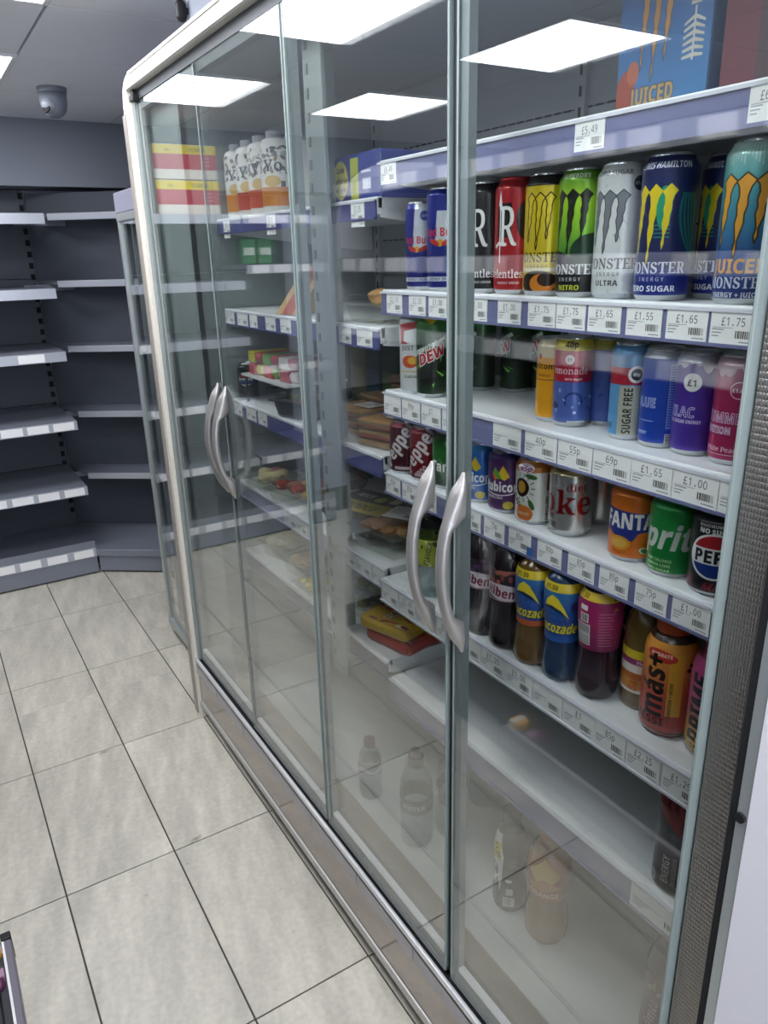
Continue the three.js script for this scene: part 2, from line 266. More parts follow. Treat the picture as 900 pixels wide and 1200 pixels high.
// perforated end strip, its black gap and trims beside the white wall
mesh('patterned_end_strip', bx(0.012, 0.05, 0.09, 2.085, -0.422, -0.381, 0.002), M.checker, chiller);
mesh('end_gap', bx(0.002, 0.05, 0.05, 2.085, -0.3785, -0.3695), M.slot, chiller);
mesh('end_trim', [bx(0.001, 0.03, 0.03, 2.085, -0.3695, -0.357, 0.001)], M.alu, chiller);
mesh('clip', new THREE.CylinderGeometry(0.006, 0.006, 0.004, 16).rotateZ(Math.PI / 2).translate(-0.001, 1.03, -0.364), M.black, chiller);
// base
mesh('sill', [bx(-0.013, 0.03, 0.228, 0.246, -2.42, -0.355, 0.003), bx(-0.012, -0.004, 0.24, 0.249, -2.415, -0.355, 0.003)], M.railBright, chiller);
mesh('sill_groove', bx(-0.0025, 0.024, 0.2455, 0.247, -2.41, -0.36), M.black, chiller);
{
  const r = mesh('base_price_strip', bx(-0.013, 0.0, 0.192, 0.24, -2.41, -0.355, 0.003), M.stripLilac, chiller);
  for (let z = -2.2; z < -0.4; z += 0.24) mesh('strip_joint', bx(-0.0136, -0.0125, 0.194, 0.238, z, z + 0.0015), M.aluDark, r);
}
mesh('base_panel', bx(-0.007, 0.01, 0.066, 0.195, -2.41, -0.355), M.steelPanel, chiller);
mesh('bumper_rail', bx(-0.013, 0.0, 0.05, 0.073, -2.415, -0.355, 0.006), M.bumper, chiller);
mesh('kick_plate', bx(0.32, 0.34, 0, 0.1, -2.41, -0.36), M.black, chiller);
for (const z of [-2.3, -1.4, -0.5]) mesh('foot', new THREE.CylinderGeometry(0.02, 0.024, 0.1, 20).translate(0.12, 0.05, z), M.black, chiller);
// slotted inner pillar between the bays
{
  const p = mesh('inner_pillar', [bx(0.075, 0.085, 0.65, 2.05, -1.478, -1.402, 0.002), bx(0.085, 0.14, 0.65, 2.05, -1.478, -1.47)], std(0x9aa5a5, 0.35, 0.3), chiller);
  const s = []; for (let y = 0.69; y < 2.0; y += 0.042) s.push(bx(0.0735, 0.076, y, y + 0.018, -1.466, -1.456)); mesh('slots', s, M.aluDark, p).userData.kind = 'stuff';
}
// doors: two sheets of glass on a slim spacer frame, each with a bow handle
function handleGeo() {
  const N = 40, K = 18, pos = [], idx = [], ss = (a, b, t) => { t = Math.min(1, Math.max(0, (t - a) / (b - a))); return t * t * (3 - 2 * t); };
  for (let i = 0; i <= N; i++) {
    const t = i / N, y = 0.152 - 0.304 * t;
    const tip = Math.min(ss(-0.02, 0.1, t), ss(-0.02, 0.1, 1 - t)), blade = ss(0.34, 0.14, t) + ss(0.66, 0.86, t);
    const xo = 0.003 + 0.05 * Math.pow(Math.sin(Math.PI * (0.03 + 0.94 * t)), 0.85) * (0.25 + 0.75 * tip), xi = Math.max(0, xo - 0.019) * ss(0.22, 0.29, t) * ss(0.17, 0.23, 1 - t);
    const bow = (xo + xi) / 2, hx = Math.max(0.0015, (xo - xi) / 2), hz = 0.002 + tip * (0.0085 + 0.003 * blade);
    for (let k = 0; k < K; k++) { const a = k / K * Math.PI * 2; pos.push(-bow + Math.cos(a) * hx, y, Math.sin(a) * hz); }
  }
  for (let i = 0; i < N; i++) for (let k = 0; k < K; k++) { const a = i * K + k, b = i * K + (k + 1) % K, c = a + K, d = b + K; idx.push(a, b, c, b, d, c); }
  for (let k = 1; k < K - 1; k++) { idx.push(0, k + 1, k); idx.push(N * K, N * K + k, N * K + k + 1); }
  const g = new THREE.BufferGeometry(); g.setAttribute('position', new THREE.Float32BufferAttribute(pos, 3)); g.setIndex(idx); g.computeVertexNormals();
  return g;
}
const HG = handleGeo();
function door(z0, z1, hz, xo) {
  const y0 = 0.262, y1 = 2.045, w = 0.02;
  const d = mesh('door', [bx(0.004, 0.018, y0, y1, z0 + 0.004, z0 + w), bx(0.004, 0.018, y0, y1, z1 - 0.007, z1 - 0.004), bx(0.004, 0.018, y0, y0 + 0.03, z0 + w, z1 - 0.007), bx(0.004, 0.018, y1 - 0.02, y1, z0 + w, z1 - 0.007)], M.spacer, chiller);
  d.position.x = xo;
  mesh('glass_pane', bx(0, 0.004, y0, y1, z0 + 0.004, z1 - 0.004), M.glass, d);
  mesh('glass_pane', bx(0.018, 0.022, y0, y1, z0 + 0.004, z1 - 0.004), M.glassIn, d);
  mesh('edge_strip', [bx(-0.001, 0.023, y0, y1, z0, z0 + 0.004, 0.001), bx(-0.001, 0.023, y0, y1, z1 - 0.004, z1, 0.001)], M.glassEdge, d);
  mesh('bottom_rail', [bx(-0.0015, 0.0235, y0 - 0.004, y0 + 0.007, z0, z1, 0.002)], M.aluDark, d); mesh('bottom_spacer', bx(0.0045, 0.0165, y0 + 0.03, y0 + 0.038, z0 + 0.02, z1 - 0.007), M.whiteShelf, d);
  const h = mesh('handle', HG, M.handle, d); h.position.set(0, 1.156, hz);
  return d;
}
door(-2.39, -1.893, -1.925, 0.004); door(-1.887, -1.408, -1.857, 0.0); door(-1.4, -0.9, -0.938, 0.0); door(-0.884, -0.424, -0.857, 0.0);
mesh('door_seal', [bx(0.006, 0.024, 0.262, 2.045, -0.8985, -0.8875), bx(0.008, 0.024, 0.262, 2.045, -1.4065, -1.4015)], M.gasket, chiller);

// shelves of the chiller
const priceMats = new Map();
function priceMat(txt) {
  if (!priceMats.has(txt)) priceMats.set(txt, std(0xffffff, 0.55, 0, { map: canvas(128, 80, (x, W, H) => {
    R(x, '#f4f4f2', 0, 0, W, H); T(x, txt, 64, 24, 27, '#4a4d52', { f: 'monospace', w: 'normal', sx: 0.85 });
    for (let k = 0; k < 3; k++) R(x, '#9a9ca0', 6, 42 + k * 8, 34 - k * 7, 3); R(x, '#aeb0b4', 6, 38, 58, 2); bars(x, 70, 42, 50, 24); R(x, '#999', 84, 70, 36, 3);
  }) }));
  return priceMats.get(txt);
}
const labelGeo = new Map();
function labelPlate(w, h) { const k = w.toFixed(3) + h; if (!labelGeo.has(k)) { const g = new THREE.BoxGeometry(w, h, 0.0012); g.rotateY(-Math.PI / 2); labelGeo.set(k, g); } return labelGeo.get(k); }
function shelf(y, z0, z1, labels, opt = {}) {
  const rh = opt.rh || 0.042, mat = opt.mat || M.rail, F = opt.front || SH;
  const s = mesh('shelf', [bx(F + 0.006, BACK - 0.02, y - 0.018, y, z0, z1), bx(F + 0.002, F + 0.016, y - 0.03, y + 0.0015, z0, z1, 0.002)], M.whiteShelf, chiller);
  mesh('price_rail', [bx(F - 0.001, F + 0.003, y - rh, y - 0.004, z0, z1), bx(F - 0.005, F + 0.003, y - rh - 0.002, y - rh + 0.002, z0, z1)], mat, s);
  mesh('rail_lip', [bx(F - 0.004, F + 0.003, y - 0.006, y - 0.002, z0, z1)], M.railClear, s);
  for (const z of [z0 + 0.002, z1 - 0.002]) { const sh = new THREE.Shape(); sh.moveTo(F + 0.01, y - 0.018); sh.lineTo(BACK - 0.012, y - 0.018); sh.lineTo(BACK - 0.012, y - 0.085); sh.lineTo(BACK - 0.06, y - 0.085); sh.lineTo(F + 0.01, y - 0.034); sh.closePath(); const g = new THREE.ExtrudeGeometry(sh, { depth: 0.002, bevelEnabled: false }); g.translate(0, 0, z - 0.001); mesh('bracket', g, M.whiteShelf, s); }
  for (const [z, txt, w = 0.052] of labels) { const l = mesh('price_label', labelPlate(w, opt.lh || rh - 0.006), txt ? priceMat(txt) : M.paper, s); l.position.set(F - 0.0018, y - rh / 2 - 0.002 - (opt.ld || 0), z); }
  return s;
}
const RZ0 = -1.258, RZ1 = -0.39, LZ0 = -2.118, LZ1 = -1.272;
const Y = { R1: 1.778, R2: 1.556, R3: 1.366, R4: 1.2, R5: 0.965, R6: 0.716, L1: 1.72, L2: 1.484, L3: 1.226, L4: 0.975, L5: 0.748, D: 0.3 };
shelf(Y.R1, RZ0, RZ1, [[-1.223, '£6.49', 0.05], [-0.748, '£5.49', 0.05], [-0.505, '£6.49', 0.05]]);
shelf(Y.R2, RZ0, RZ1, [[-1.211, '£2.15'], [-1.136, '£2.35'], [-1.074, '£1.00'], [-0.968, '£1.00'], [-0.89, '£1.00'], [-0.82, '£1.75', 0.056], [-0.763, '£1.75', 0.054], [-0.703, '£1.65', 0.056], [-0.639, '£1.55', 0.054], [-0.577, '£1.65', 0.056], [-0.517, '£1.75', 0.056]]);
shelf(Y.R3, RZ0, RZ1, [[-1.225, ' ', 0.06], [-1.16, '99p', 0.06], [-1.095, '£1', 0.06], [-1.03, '69p', 0.06], [-0.887, ' ', 0.066], [-0.81, '40p', 0.068], [-0.74, '55p', 0.066], [-0.672, '69p', 0.066], [-0.606, '£1.65', 0.064], [-0.541, '£1.00', 0.064], [-0.476, '£1.65', 0.064], [-0.414, '£1', 0.05]], { rh: 0.046 });
shelf(Y.R4, RZ0, RZ1, [[-1.228, '85p'], [-1.168, '85p'], [-1.105, '80p'], [-0.974, '75p'], [-0.912, '75p'], [-0.848, '85p'], [-0.78, '90p'], [-0.714, '85p'], [-0.652, '85p'], [-0.588, '75p'], [-0.526, '£1.00', 0.056], [-0.46, '£1']], { rh: 0.044 });
shelf(Y.R5, RZ0, RZ1, [[-1.22, ' ', 0.06], [-1.155, '£1.35', 0.06], [-1.09, ' ', 0.06], [-1.02, '£1.29', 0.06], [-0.951, ' ', 0.064], [-0.885, '£1.25', 0.064], [-0.818, '£1.50', 0.064], [-0.75, ' ', 0.064], [-0.682, '£1', 0.064], [-0.62, '85p', 0.058], [-0.56, '£2.25', 0.058], [-0.498, '£1.29', 0.058]], { rh: 0.049, mat: M.railClear, front: 0.09 });
shelf(Y.R6, RZ0, RZ1, [[-0.515, ' ', 0.11]], { rh: 0.052, mat: phys(0x8583a0, 0.25, { clearcoat: 0.6 }) });
shelf(Y.L1, LZ0, LZ1, [[-2.036, '£4', 0.045], [-1.745, '£1.95', 0.05], [-1.336, '£3.85', 0.05]], { mat: M.railLeft, rh: 0.036, lh: 0.046, ld: 0.006 });
shelf(Y.L2, LZ0, LZ1, [[-2.073, '£2.75', 0.07], [-1.977, ' ', 0.075], [-1.9, ' ', 0.05], [-1.79, ' ', 0.06], [-1.7, ' ', 0.06], [-1.406, ' '], [-1.325, ' ', 0.06]], { mat: M.railLeft, rh: 0.04 });
shelf(Y.L3, LZ0, LZ1, [[-2.069, '£3', 0.06], [-1.97, ' ', 0.07], [-1.89, '£2', 0.06]], { mat: M.railLeft, rh: 0.042 });
shelf(Y.L4, LZ0, LZ1, [[-1.43, ' ', 0.066], [-1.36, ' ', 0.066], [-1.297, ' ', 0.05], [-1.75, ' ', 0.08], [-1.68, ' ', 0.06]], { mat: phys(0xb5b5cc, 0.25), rh: 0.046 });
shelf(Y.L5, LZ0, LZ1, [], { mat: phys(0x5d6078, 0.25), rh: 0.046 });

// ---------------------------------------------------------------- cans
const CAMX = -0.6687;
const face = (x, z) => Math.atan2(x - CAMX, z);               // turn that points the front of a label towards the aisle and the shopper
function canParts(kind, r, h) {
  const neck = kind === 'slim' ? 0.86 : 0.8, cr = kind === 'tall' ? 0.014 : 0.011;
  const pr = [[r * 0.72, 0.003], [r * 0.8, 0], [r * 0.86, 0.001], [r * 0.98, 0.007], [r, 0.012]]; const n = 6;
  const top = []; for (let i = 0; i <= n; i++) { const t = i / n, s = t * t * (3 - 2 * t); top.push([r - (r - r * neck) * s, h - 0.003 - cr + cr * t]); }
  const all = [[0, 0.005], ...pr, [r, h * 0.5], ...top];
  const g = new THREE.LatheGeometry(all.map(p => new THREE.Vector2(...p)), 40); const p = g.attributes.position, uv = g.attributes.uv;
  for (let i = 0; i < p.count; i++) uv.setY(i, p.getY(i) / h);
  const q = r * neck, lid = new THREE.LatheGeometry([[0, h - 0.006], [q * 0.82, h - 0.006], [q * 0.86, h - 0.008], [q * 0.9, h - 0.006], [q * 0.93, h - 0.0005], [q * 0.98, h], [q * 1.01, h - 0.002], [q, h - 0.005]].map(v => new THREE.Vector2(...v)), 32);
  const base = new THREE.LatheGeometry([[r * 0.7, 0.004], [r * 0.79, -0.0003], [r * 0.875, 0.0007], [r * 0.985, 0.007]].map(v => new THREE.Vector2(...v)), 32);
  const tab = new THREE.TorusGeometry(q * 0.2, 0.0016, 6, 16).rotateX(Math.PI / 2).scale(1, 1, 1.4).translate(0, h - 0.004, -q * 0.22);
  return { body: g, lid, base, tab };
}
const canGeo = new Map();
function labelMat(r, h, draw, o = {}) {
  const W = 512, H = Math.round(512 * h / (2 * Math.PI * r));
  return phys(0xffffff, o.rough ?? 0.32, { metalness: o.metal ?? 0.35, clearcoat: 0.35, clearcoatRoughness: 0.2, map: canvas(W, H, draw) });
}
function makeCan(kind, x, y, z, r, h, draw, label, o = {}) {
  const key = kind + r + '_' + h; if (!canGeo.has(key)) canGeo.set(key, canParts(kind, r, h));
  const g = canGeo.get(key), c = thing('drink_can', label, 'can', [x, y + 0.0006, z], Math.atan2(x - CAMX, z) + (o.turn ?? (kind === 'tall' ? -0.36 : -0.28)), o.group);
  const m = o.mat || labelMat(r, h, draw, o);
  mesh('can_body', g.body, m, c); const l = mesh('lid', g.lid, o.lid || M.lid, c); mesh('pull_tab', g.tab, M.tab, l); mesh('base_rim', g.base, M.lid, c);
  return c;
}
function copy(src, x, y, z, label, group, turn = 0) { const c = src.clone(); c.name = numbered(src.name.replace(/_\d{3}$/, '')); scene.add(c); c.position.set(x, y + 0.0006, z); c.rotation.y = Math.atan2(x - CAMX, z) + turn; c.userData = { label, category: src.userData.category }; if (group) c.userData.group = group; return c; }
const outline = (x, s, px, py, sz, o = {}) => T(x, s, px, py, sz, null, { st: '#dfe4ff', lw: 2.2, ...o });

// --- tall energy cans on the second shelf
const TX = 0.158, y2 = Y.R2;
const blackR = (bg, mark) => (x, W, H) => {
  R(x, bg, 0, 0, W, H); if (mark) { E(x, '#1d1012', 325, 150, 40, 70); R(x, '#c8431f', 345, 120, 30, 200); }
  R(x, '#14100f', 205, 90, 62, 120); T(x, 'R', 248, 172, 190, '#f1f1ef', { f: 'serif', w: 'normal', sx: 0.6, st: '#f1f1ef', lw: 3 }); R(x, '#f1f1ef', 216, 60, 5, 240); P(x, '#f1f1ef', [[209, 100], [218, 44], [227, 100]]); P(x, '#f1f1ef', [[190, 236], [216, 222], [216, 230], [196, 250]]);
  T(x, 'Relentless', 246, 340, 42, '#f4f4f4', { f: 'serif', sx: 0.8 }); T(x, 'ENERGY DRINK', 256, 372, 13, '#cfcfcf'); for (let k = 0; k < 64; k++) R(x, 'rgba(255,255,255,.06)', k * 8, 0, 2, H);
};
const eR = makeCan('tall', TX, y2, -1.009, 0.033, 0.168, blackR('#1a1a1d'), 'black tall energy can with white blackletter R, left of the red one');
const eRed = makeCan('tall', TX, y2, -0.939, 0.033, 0.168, blackR('#a3161f', 1), 'red tall energy can with white blackletter R between the black and yellow cans', { lid: std(0xb8353c, 0.3, 0.8) });
const mText = (x, c, y, sub, subc) => { T(x, 'MONSTER', 250, y, 46, c, { f: 'serif', sx: 0.88 }); T(x, 'E N E R G Y', 250, y + 32, 17, c, { w: 'normal' }); if (sub) T(x, sub, 248, y + 60, 24, subc || c, { sx: 1.1 }); };
const eY = makeCan('tall', TX, y2, -0.871, 0.033, 0.168, (x, W, H) => { R(x, '#dcc322', 0, 0, W, H); R(x, '#1b1a17', 0, 0, W, 34); R(x, '#1b1a17', 0, 34, W, 10); claw(x, 256, 66, 110, 190, '#e6cb24', '#2b2410', 4); mText(x, '#2b2614', 282); R(x, '#ece2c0', 180, 318, 150, 12); E(x, '#28180f', 256, 370, 80, 42); E(x, '#e58a2c', 275, 372, 50, 34); E(x, '#28180f', 290, 358, 34, 24); E(x, '#20242b', 345, 70, 20, 20); T(x, '90', 345, 70, 17, '#ddd'); }, 'yellow tall energy can with outlined claw mark and orange slice');
const eG = makeCan('tall', TX, y2, -0.803, 0.033, 0.168, (x, W, H) => { G(x, ['#3f7a1d', '#a6d62a', '#86c22b', '#3f7d2c'], 0, H - 130, W); R(x, '#14161a', 0, H - 134, W, 134); E(x, '#14161a', 120, H - 130, 120, 30); E(x, '#173a25', 340, H - 150, 90, 60); claw(x, 250, 66, 140, 220, '#16190f'); T(x, 'SUPERDRY', 256, 28, 22, '#dfe6d6'); mText(x, '#e7e9ea', H - 92, 'NITRO', '#c9d532'); }, 'lime green tall energy can with black claw mark and NITRO lettering');
const eW = makeCan('tall', TX, y2, -0.733, 0.033, 0.168, (x, W, H) => { G(x, ['#c9cccd', '#e3e6e6', '#d4d9d8'], 0, H, W); for (let k = 0; k < 40; k++) E(x, 'rgba(150,158,158,.25)', rr(0, W), rr(60, H), rr(4, 16), rr(2, 9), rnd() * 3); claw(x, 244, 84, 130, 190, '#7a7f86', '#3c3f44', 3); T(x, 'ZERO SUGAR', 250, 34, 22, '#666a6e'); E(x, '#2b2f36', 340, 66, 22, 22); T(x, '£1.65', 340, 66, 14, '#ddd'); mText(x, '#33363b', 305, 'ULTRA', '#2b2d30'); }, 'white tall energy can with grey claw mark and ULTRA lettering');
const navy = makeCan('tall', TX, y2, -0.66, 0.0335, 0.17, (x, W, H) => { R(x, '#17245c', 0, 0, W, H); R(x, '#1d2f86', 0, 320, W, 90); for (let k = 0; k < 6; k++) { x.strokeStyle = '#1f7d6c'; x.lineWidth = 7; x.beginPath(); x.moveTo(330 + k * 8, 110); x.quadraticCurveTo(300 + k * 22, 210, 385, 300 - k * 8); x.stroke(); } E(x, '#23a07a', 275, 150, 22, 60); for (let k = 0; k < 4; k++) R(x, '#1c8a78', 250, 196 + k * 11, 46, 4); claw(x, 246, 84, 130, 225, '#ecd522'); T(x, 'LEWIS HAMILTON', 262, 34, 25, '#e8ebf5', { it: 1, sx: 0.8 }); mText(x, '#e9ecf6', 318, 'ZERO SUGAR', '#ffffff'); }, 'navy tall energy can with yellow claw mark, right of the white can');
copy(navy, TX + 0.07, y2, -0.625, 'navy tall energy can with yellow claw set back behind its twin in the front row', undefined, -0.3);
makeCan('tall', TX + 0.085, y2, -0.585, 0.033, 0.168, (x, W, H) => { R(x, '#8e1d4d', 0, 0, W, H); claw(x, 250, 80, 120, 200, '#d8a1b9'); }, 'dark pink tall can half hidden behind the teal can');
makeCan('tall', TX, y2, -0.545, 0.0335, 0.172, (x, W, H) => { G(x, ['#b6cfc8', '#4ea3a6', '#2f7fa0', '#2b4b95', '#23306f'], 0, H, W); for (let k = 0; k < 26; k++) R(x, 'rgba(225,240,235,.5)', 140 + k * 9, 0, 4, 40 + (k * 37 % 30)); claw(x, 262, 84, 150, 215, '#e9a63a', '#3a2a12', 4); E(x, '#e8c52b', 158, 205, 14, 26); E(x, '#10131c', 158, 205, 6, 16); T(x, 'JUICED', 262, 318, 50, '#f0ad45', { w: '900', sx: 0.95 }); T(x, 'MONSTER', 258, 360, 42, '#e6ecf5', { f: 'serif', sx: 0.85 }); T(x, 'ENERGY + JUICE', 258, 392, 19, '#e3e8f0'); }, 'teal and blue tall energy can with orange claw mark and JUICED lettering');
copy(eRed, TX + 0.07, y2, -1.085, 'red tall can showing as a sliver left of the black lettered can', undefined, -0.3);
[[eR, -1.005, 'black'], [eRed, -0.935, 'red'], [eY, -0.868, 'yellow'], [eG, -0.8, 'lime green'], [eW, -0.728, 'white']].forEach(([c, z, n]) => copy(c, TX + 0.076, y2, z, n + ' tall energy can in the second row, hidden behind its twin in front', undefined, -0.3));
const rbDraw = (x, W, H) => { R(x, '#1d2a86', 0, 0, W, H); P(x, '#c3c8d0', [[250, 0], [330, 0], [300, H], [215, H]]); P(x, '#1a2478', [[150, 260], [330, 235], [330, H], [150, H]]); P(x, '#1d2a86', [[240, 0], [200, 0], [150, 260], [180, 260]]); T(x, 'Red Bull', 250, 190, 52, '#c9252d', { sx: 0.8 }); E(x, '#d9a33b', 256, 236, 16, 16); E(x, '#c2352a', 225, 232, 30, 12, 0.4); E(x, '#c2352a', 292, 232, 30, 12, -0.4); R(x, '#d3d7de', 150, H - 66, 220, 20); T(x, 'ENERGY DRINK', 256, H - 56, 17, '#222a66'); E(x, '#223496', 300, 70, 24, 24); T(x, '2.15', 300, 70, 16, '#fff'); };
const rbA = makeCan('slim', 0.15, y2, -1.187, 0.0275, 0.15, rbDraw, 'blue and silver slim energy can standing leftmost on the energy can shelf');
makeCan('slim', 0.15, y2, -1.114, 0.0305, 0.168, (x, W, H) => { rbDraw(x, W, H); R(x, '#1d2a86', 150, 0, 230, 100); P(x, '#c3c8d0', [[330, 0], [380, 0], [330, H], [290, H]]); }, 'taller blue energy can beside the middle door edge, right of the small blue one', { mat: null });

// --- slim cans on the third shelf
const y3 = Y.R3, SX = 0.17;
makeCan('slim', 0.142, y3, -1.202, 0.0265, 0.148, (x, W, H) => { R(x, '#dcdfe0', 0, 0, W, H); P(x, '#b8262d', [[180, 60], [300, 40], [290, 80], [220, 95], [215, 150], [250, 165], [190, 170]]); T(x, 'JUST', 240, 190, 38, '#36413c'); E(x, '#d2502a', 256, 268, 52, 36); E(x, '#e6b43c', 270, 262, 30, 22); R(x, '#e5c24a', 180, 322, 150, 6); T(x, 'GUAVA', 255, 355, 24, '#3d6a2f'); }, 'white slim can with red swirl and fruit, far left of the third shelf');
const dew = makeCan('slim', 0.146, y3, -1.148, 0.0285, 0.146, (x, W, H) => { G(x, ['#3d8f34', '#17361d', '#122417', '#1b3a1f'], 0, H, W); for (let k = 0; k < 22; k++) P(x, ['#4fae3c', '#2e7c31', '#0d1a11', '#88cf5a'][k % 4], [[rr(90, 420), rr(30, H - 20)], [rr(90, 420), rr(30, H - 20)], [rr(90, 420), rr(30, H - 20)]].map((p, i, a) => i ? [a[0][0] + (p[0] - a[0][0]) * 0.22, a[0][1] + (p[1] - a[0][1]) * 0.22] : p)); P(x, '#e9c832', [[200, 0], [330, 0], [280, 40]]); x.save(); x.translate(256, 190); x.rotate(-0.42); R(x, '#e6ede6', -130, -44, 260, 20); T(x, 'Mountain', 0, -34, 38, '#f3f6f0', { it: 1, st: '#16301b' }); T(x, 'DEW', 10, 12, 74, '#c4242b', { it: 1, st: '#f2f4ef', lw: 9, w: '900' }); x.restore(); E(x, '#0d120f', 250, 310, 60, 40); }, 'green and black citrus soda can with red lettering, front of the third shelf', { lid: M.lid });
[[0.262, -1.148], [0.3, -1.09], [0.345, -1.06]].forEach(([cx, cz], i) => copy(dew, cx, y3, cz, ['green and black citrus can standing in shade, nearest the middle door edge', 'second green and black citrus can along the shaded row at the back', 'third green and black citrus can along the shaded back row'][i], undefined, -0.15));
copy(dew, 0.4, y3, -1.03, 'farthest green and black citrus can, deep behind the orange can');
makeCan('slim', 0.172, y3, -0.857, 0.0265, 0.128, (x, W, H) => { R(x, '#eda41c', 0, 0, W, H); R(x, '#e8d9b0', 0, 0, W, 90); T(x, 'welcome', 225, 130, 38, '#22201c'); E(x, '#c43b22', 205, 86, 10, 14); T(x, 'MANGO', 230, 172, 18, '#7a3c10'); R(x, '#2a241c', 0, 192, W, 3); }, 'golden orange slim can tucked behind the lemonade can');
const lemon = (x, W, H) => { R(x, '#4f66ae', 0, 0, W, H); R(x, '#ddc83a', 0, 0, W, 56); T(x, '40p', 268, 30, 34, '#2c2a24', { w: '900' }); R(x, '#b21f3c', 0, 56, W, 130); E(x, '#e9e4e4', 262, 92, 20, 20); T(x, '£1', 262, 92, 18, '#b21f3c'); T(x, 'Lemonade', 250, 140, 38, '#f4eef0', { f: 'serif', w: 'normal' }); T(x, 'zero sugar', 282, 172, 15, '#f4eef0'); x.strokeStyle = '#233e86'; x.lineWidth = 9; x.beginPath(); x.arc(285, 268, 36, 2.6, 6.6); x.stroke(); for (let k = 0; k < 16; k++) E(x, ['#8fa6dd', '#2a4388', '#b9c8ee'][k % 3], rr(140, 380), rr(220, 340), rr(3, 16), rr(2, 7), rnd() * 3); E(x, '#1d3270', 195, 290, 22, 14); R(x, '#cfd2cf', 262, 352, 84, 60); for (let k = 0; k < 5; k++) R(x, '#8b8e90', 270, 360 + k * 9, 66, 2); };
const lem = makeCan('slim', SX, y3, -0.814, 0.0285, 0.133, lemon, 'lemonade can with yellow top, red band and blue splash');
makeCan('slim', SX + 0.045, y3, -0.79, 0.0275, 0.13, (x, W, H) => { R(x, '#455aa0', 0, 0, W, H); R(x, '#c9bd4b', 0, 0, W, 50); R(x, '#6f3b86', 350, 50, 60, H); R(x, '#7c84b6', 120, 50, 230, 90); for (let k = 0; k < 14; k++) E(x, '#2b3f80', rr(150, 380), rr(200, 330), rr(3, 18), rr(2, 8), rnd() * 3); }, 'blue splash soda can behind and right of the lemonade can');
makeCan('slim', SX, y3, -0.706, 0.0265, 0.133, (x, W, H) => { R(x, '#5e9bcb', 0, 0, W, H); R(x, '#b01f34', 0, 100, W, 72); E(x, '#f0f0ee', 290, 128, 36, 36); E(x, '#20242c', 290, 128, 24, 24); T(x, '69p', 290, 128, 17, '#f0f0ee'); R(x, '#b8b9a6', 222, 176, 88, H); T(x, 'SUGAR FREE', 262, 282, 50, '#16181a', { rot: -Math.PI / 2, sx: 0.68 }); T(x, 'JOE', 170, H - 60, 32, '#16181a'); }, 'light blue slim can with vertical SUGAR FREE lettering and red band', { turn: -0.1 });
makeCan('slim', SX, y3, -0.65, 0.0275, 0.131, (x, W, H) => { R(x, '#1c43ad', 0, 0, W, H); R(x, '#c7ccd6', 0, 0, W, 40); G(x, ['#4a68bd', '#1c43ad'], 40, 100, W); outline(x, 'BLUE', 205, 210, 52, { sx: 0.8 }); R(x, '#7f97d6', 300, 60, 56, 250); for (let k = 0; k < 24; k++) R(x, '#2a4cad', 304, 66 + k * 10, 48, 5); bars(x, 300, 330, 62, 84, true); T(x, 'BERRY', 200, 330, 17, '#ccd6f3'); R(x, '#a9b9e6', 150, 280, 100, 3); }, 'bright blue slim can with barcode side, left of the purple can');
makeCan('slim', SX, y3, -0.598, 0.0275, 0.131, (x, W, H) => { R(x, '#4a2f99', 0, 0, W, H); for (let k = 0; k < 12; k++) E(x, '#c3c4d0', 100 + k * 30, 12 + (k * 31 % 22), 22, 26 + (k * 17 % 20)); E(x, '#f2f2f2', 258, 110, 34, 34); T(x, '£1', 258, 112, 34, '#26242c'); outline(x, 'LILAC', 215, 222, 54, { sx: 0.85 }); T(x, 'ZERO SUGAR ENERGY', 230, 258, 17, '#e0dcf2', { sx: 0.85 }); T(x, 'mixed berry', 215, 398, 19, '#cfc8ee'); bars(x, 352, 340, 40, 80, true); }, 'purple slim can with round one pound badge');
makeCan('slim', SX, y3, -0.54, 0.0285, 0.133, (x, W, H) => { R(x, '#a32457', 0, 0, W, H); for (let k = 0; k < 12; k++) E(x, '#c9a9b4', 90 + k * 30, 10 + (k * 31 % 26), 24, 26 + (k * 17 % 24)); x.strokeStyle = '#f0dfe6'; x.lineWidth = 3; x.beginPath(); x.arc(278, 118, 28, 0, 7); x.stroke(); T(x, '£1.65', 278, 118, 19, '#f0dfe6'); outline(x, 'SUMMER', 238, 215, 50, { sx: 0.8 }); outline(x, 'EDITION', 210, 258, 34, { sx: 0.8 }); T(x, 'White Peach', 235, 325, 24, '#f3dfe7', { f: 'serif', it: 1, w: 'normal' }); R(x, '#f0dfe6', 170, 342, 170, 2); T(x, 'ENERGY DRINK', 220, 385, 18, '#e8cbd6'); }, 'raspberry pink slim can with SUMMER lettering at the right end of the third shelf');

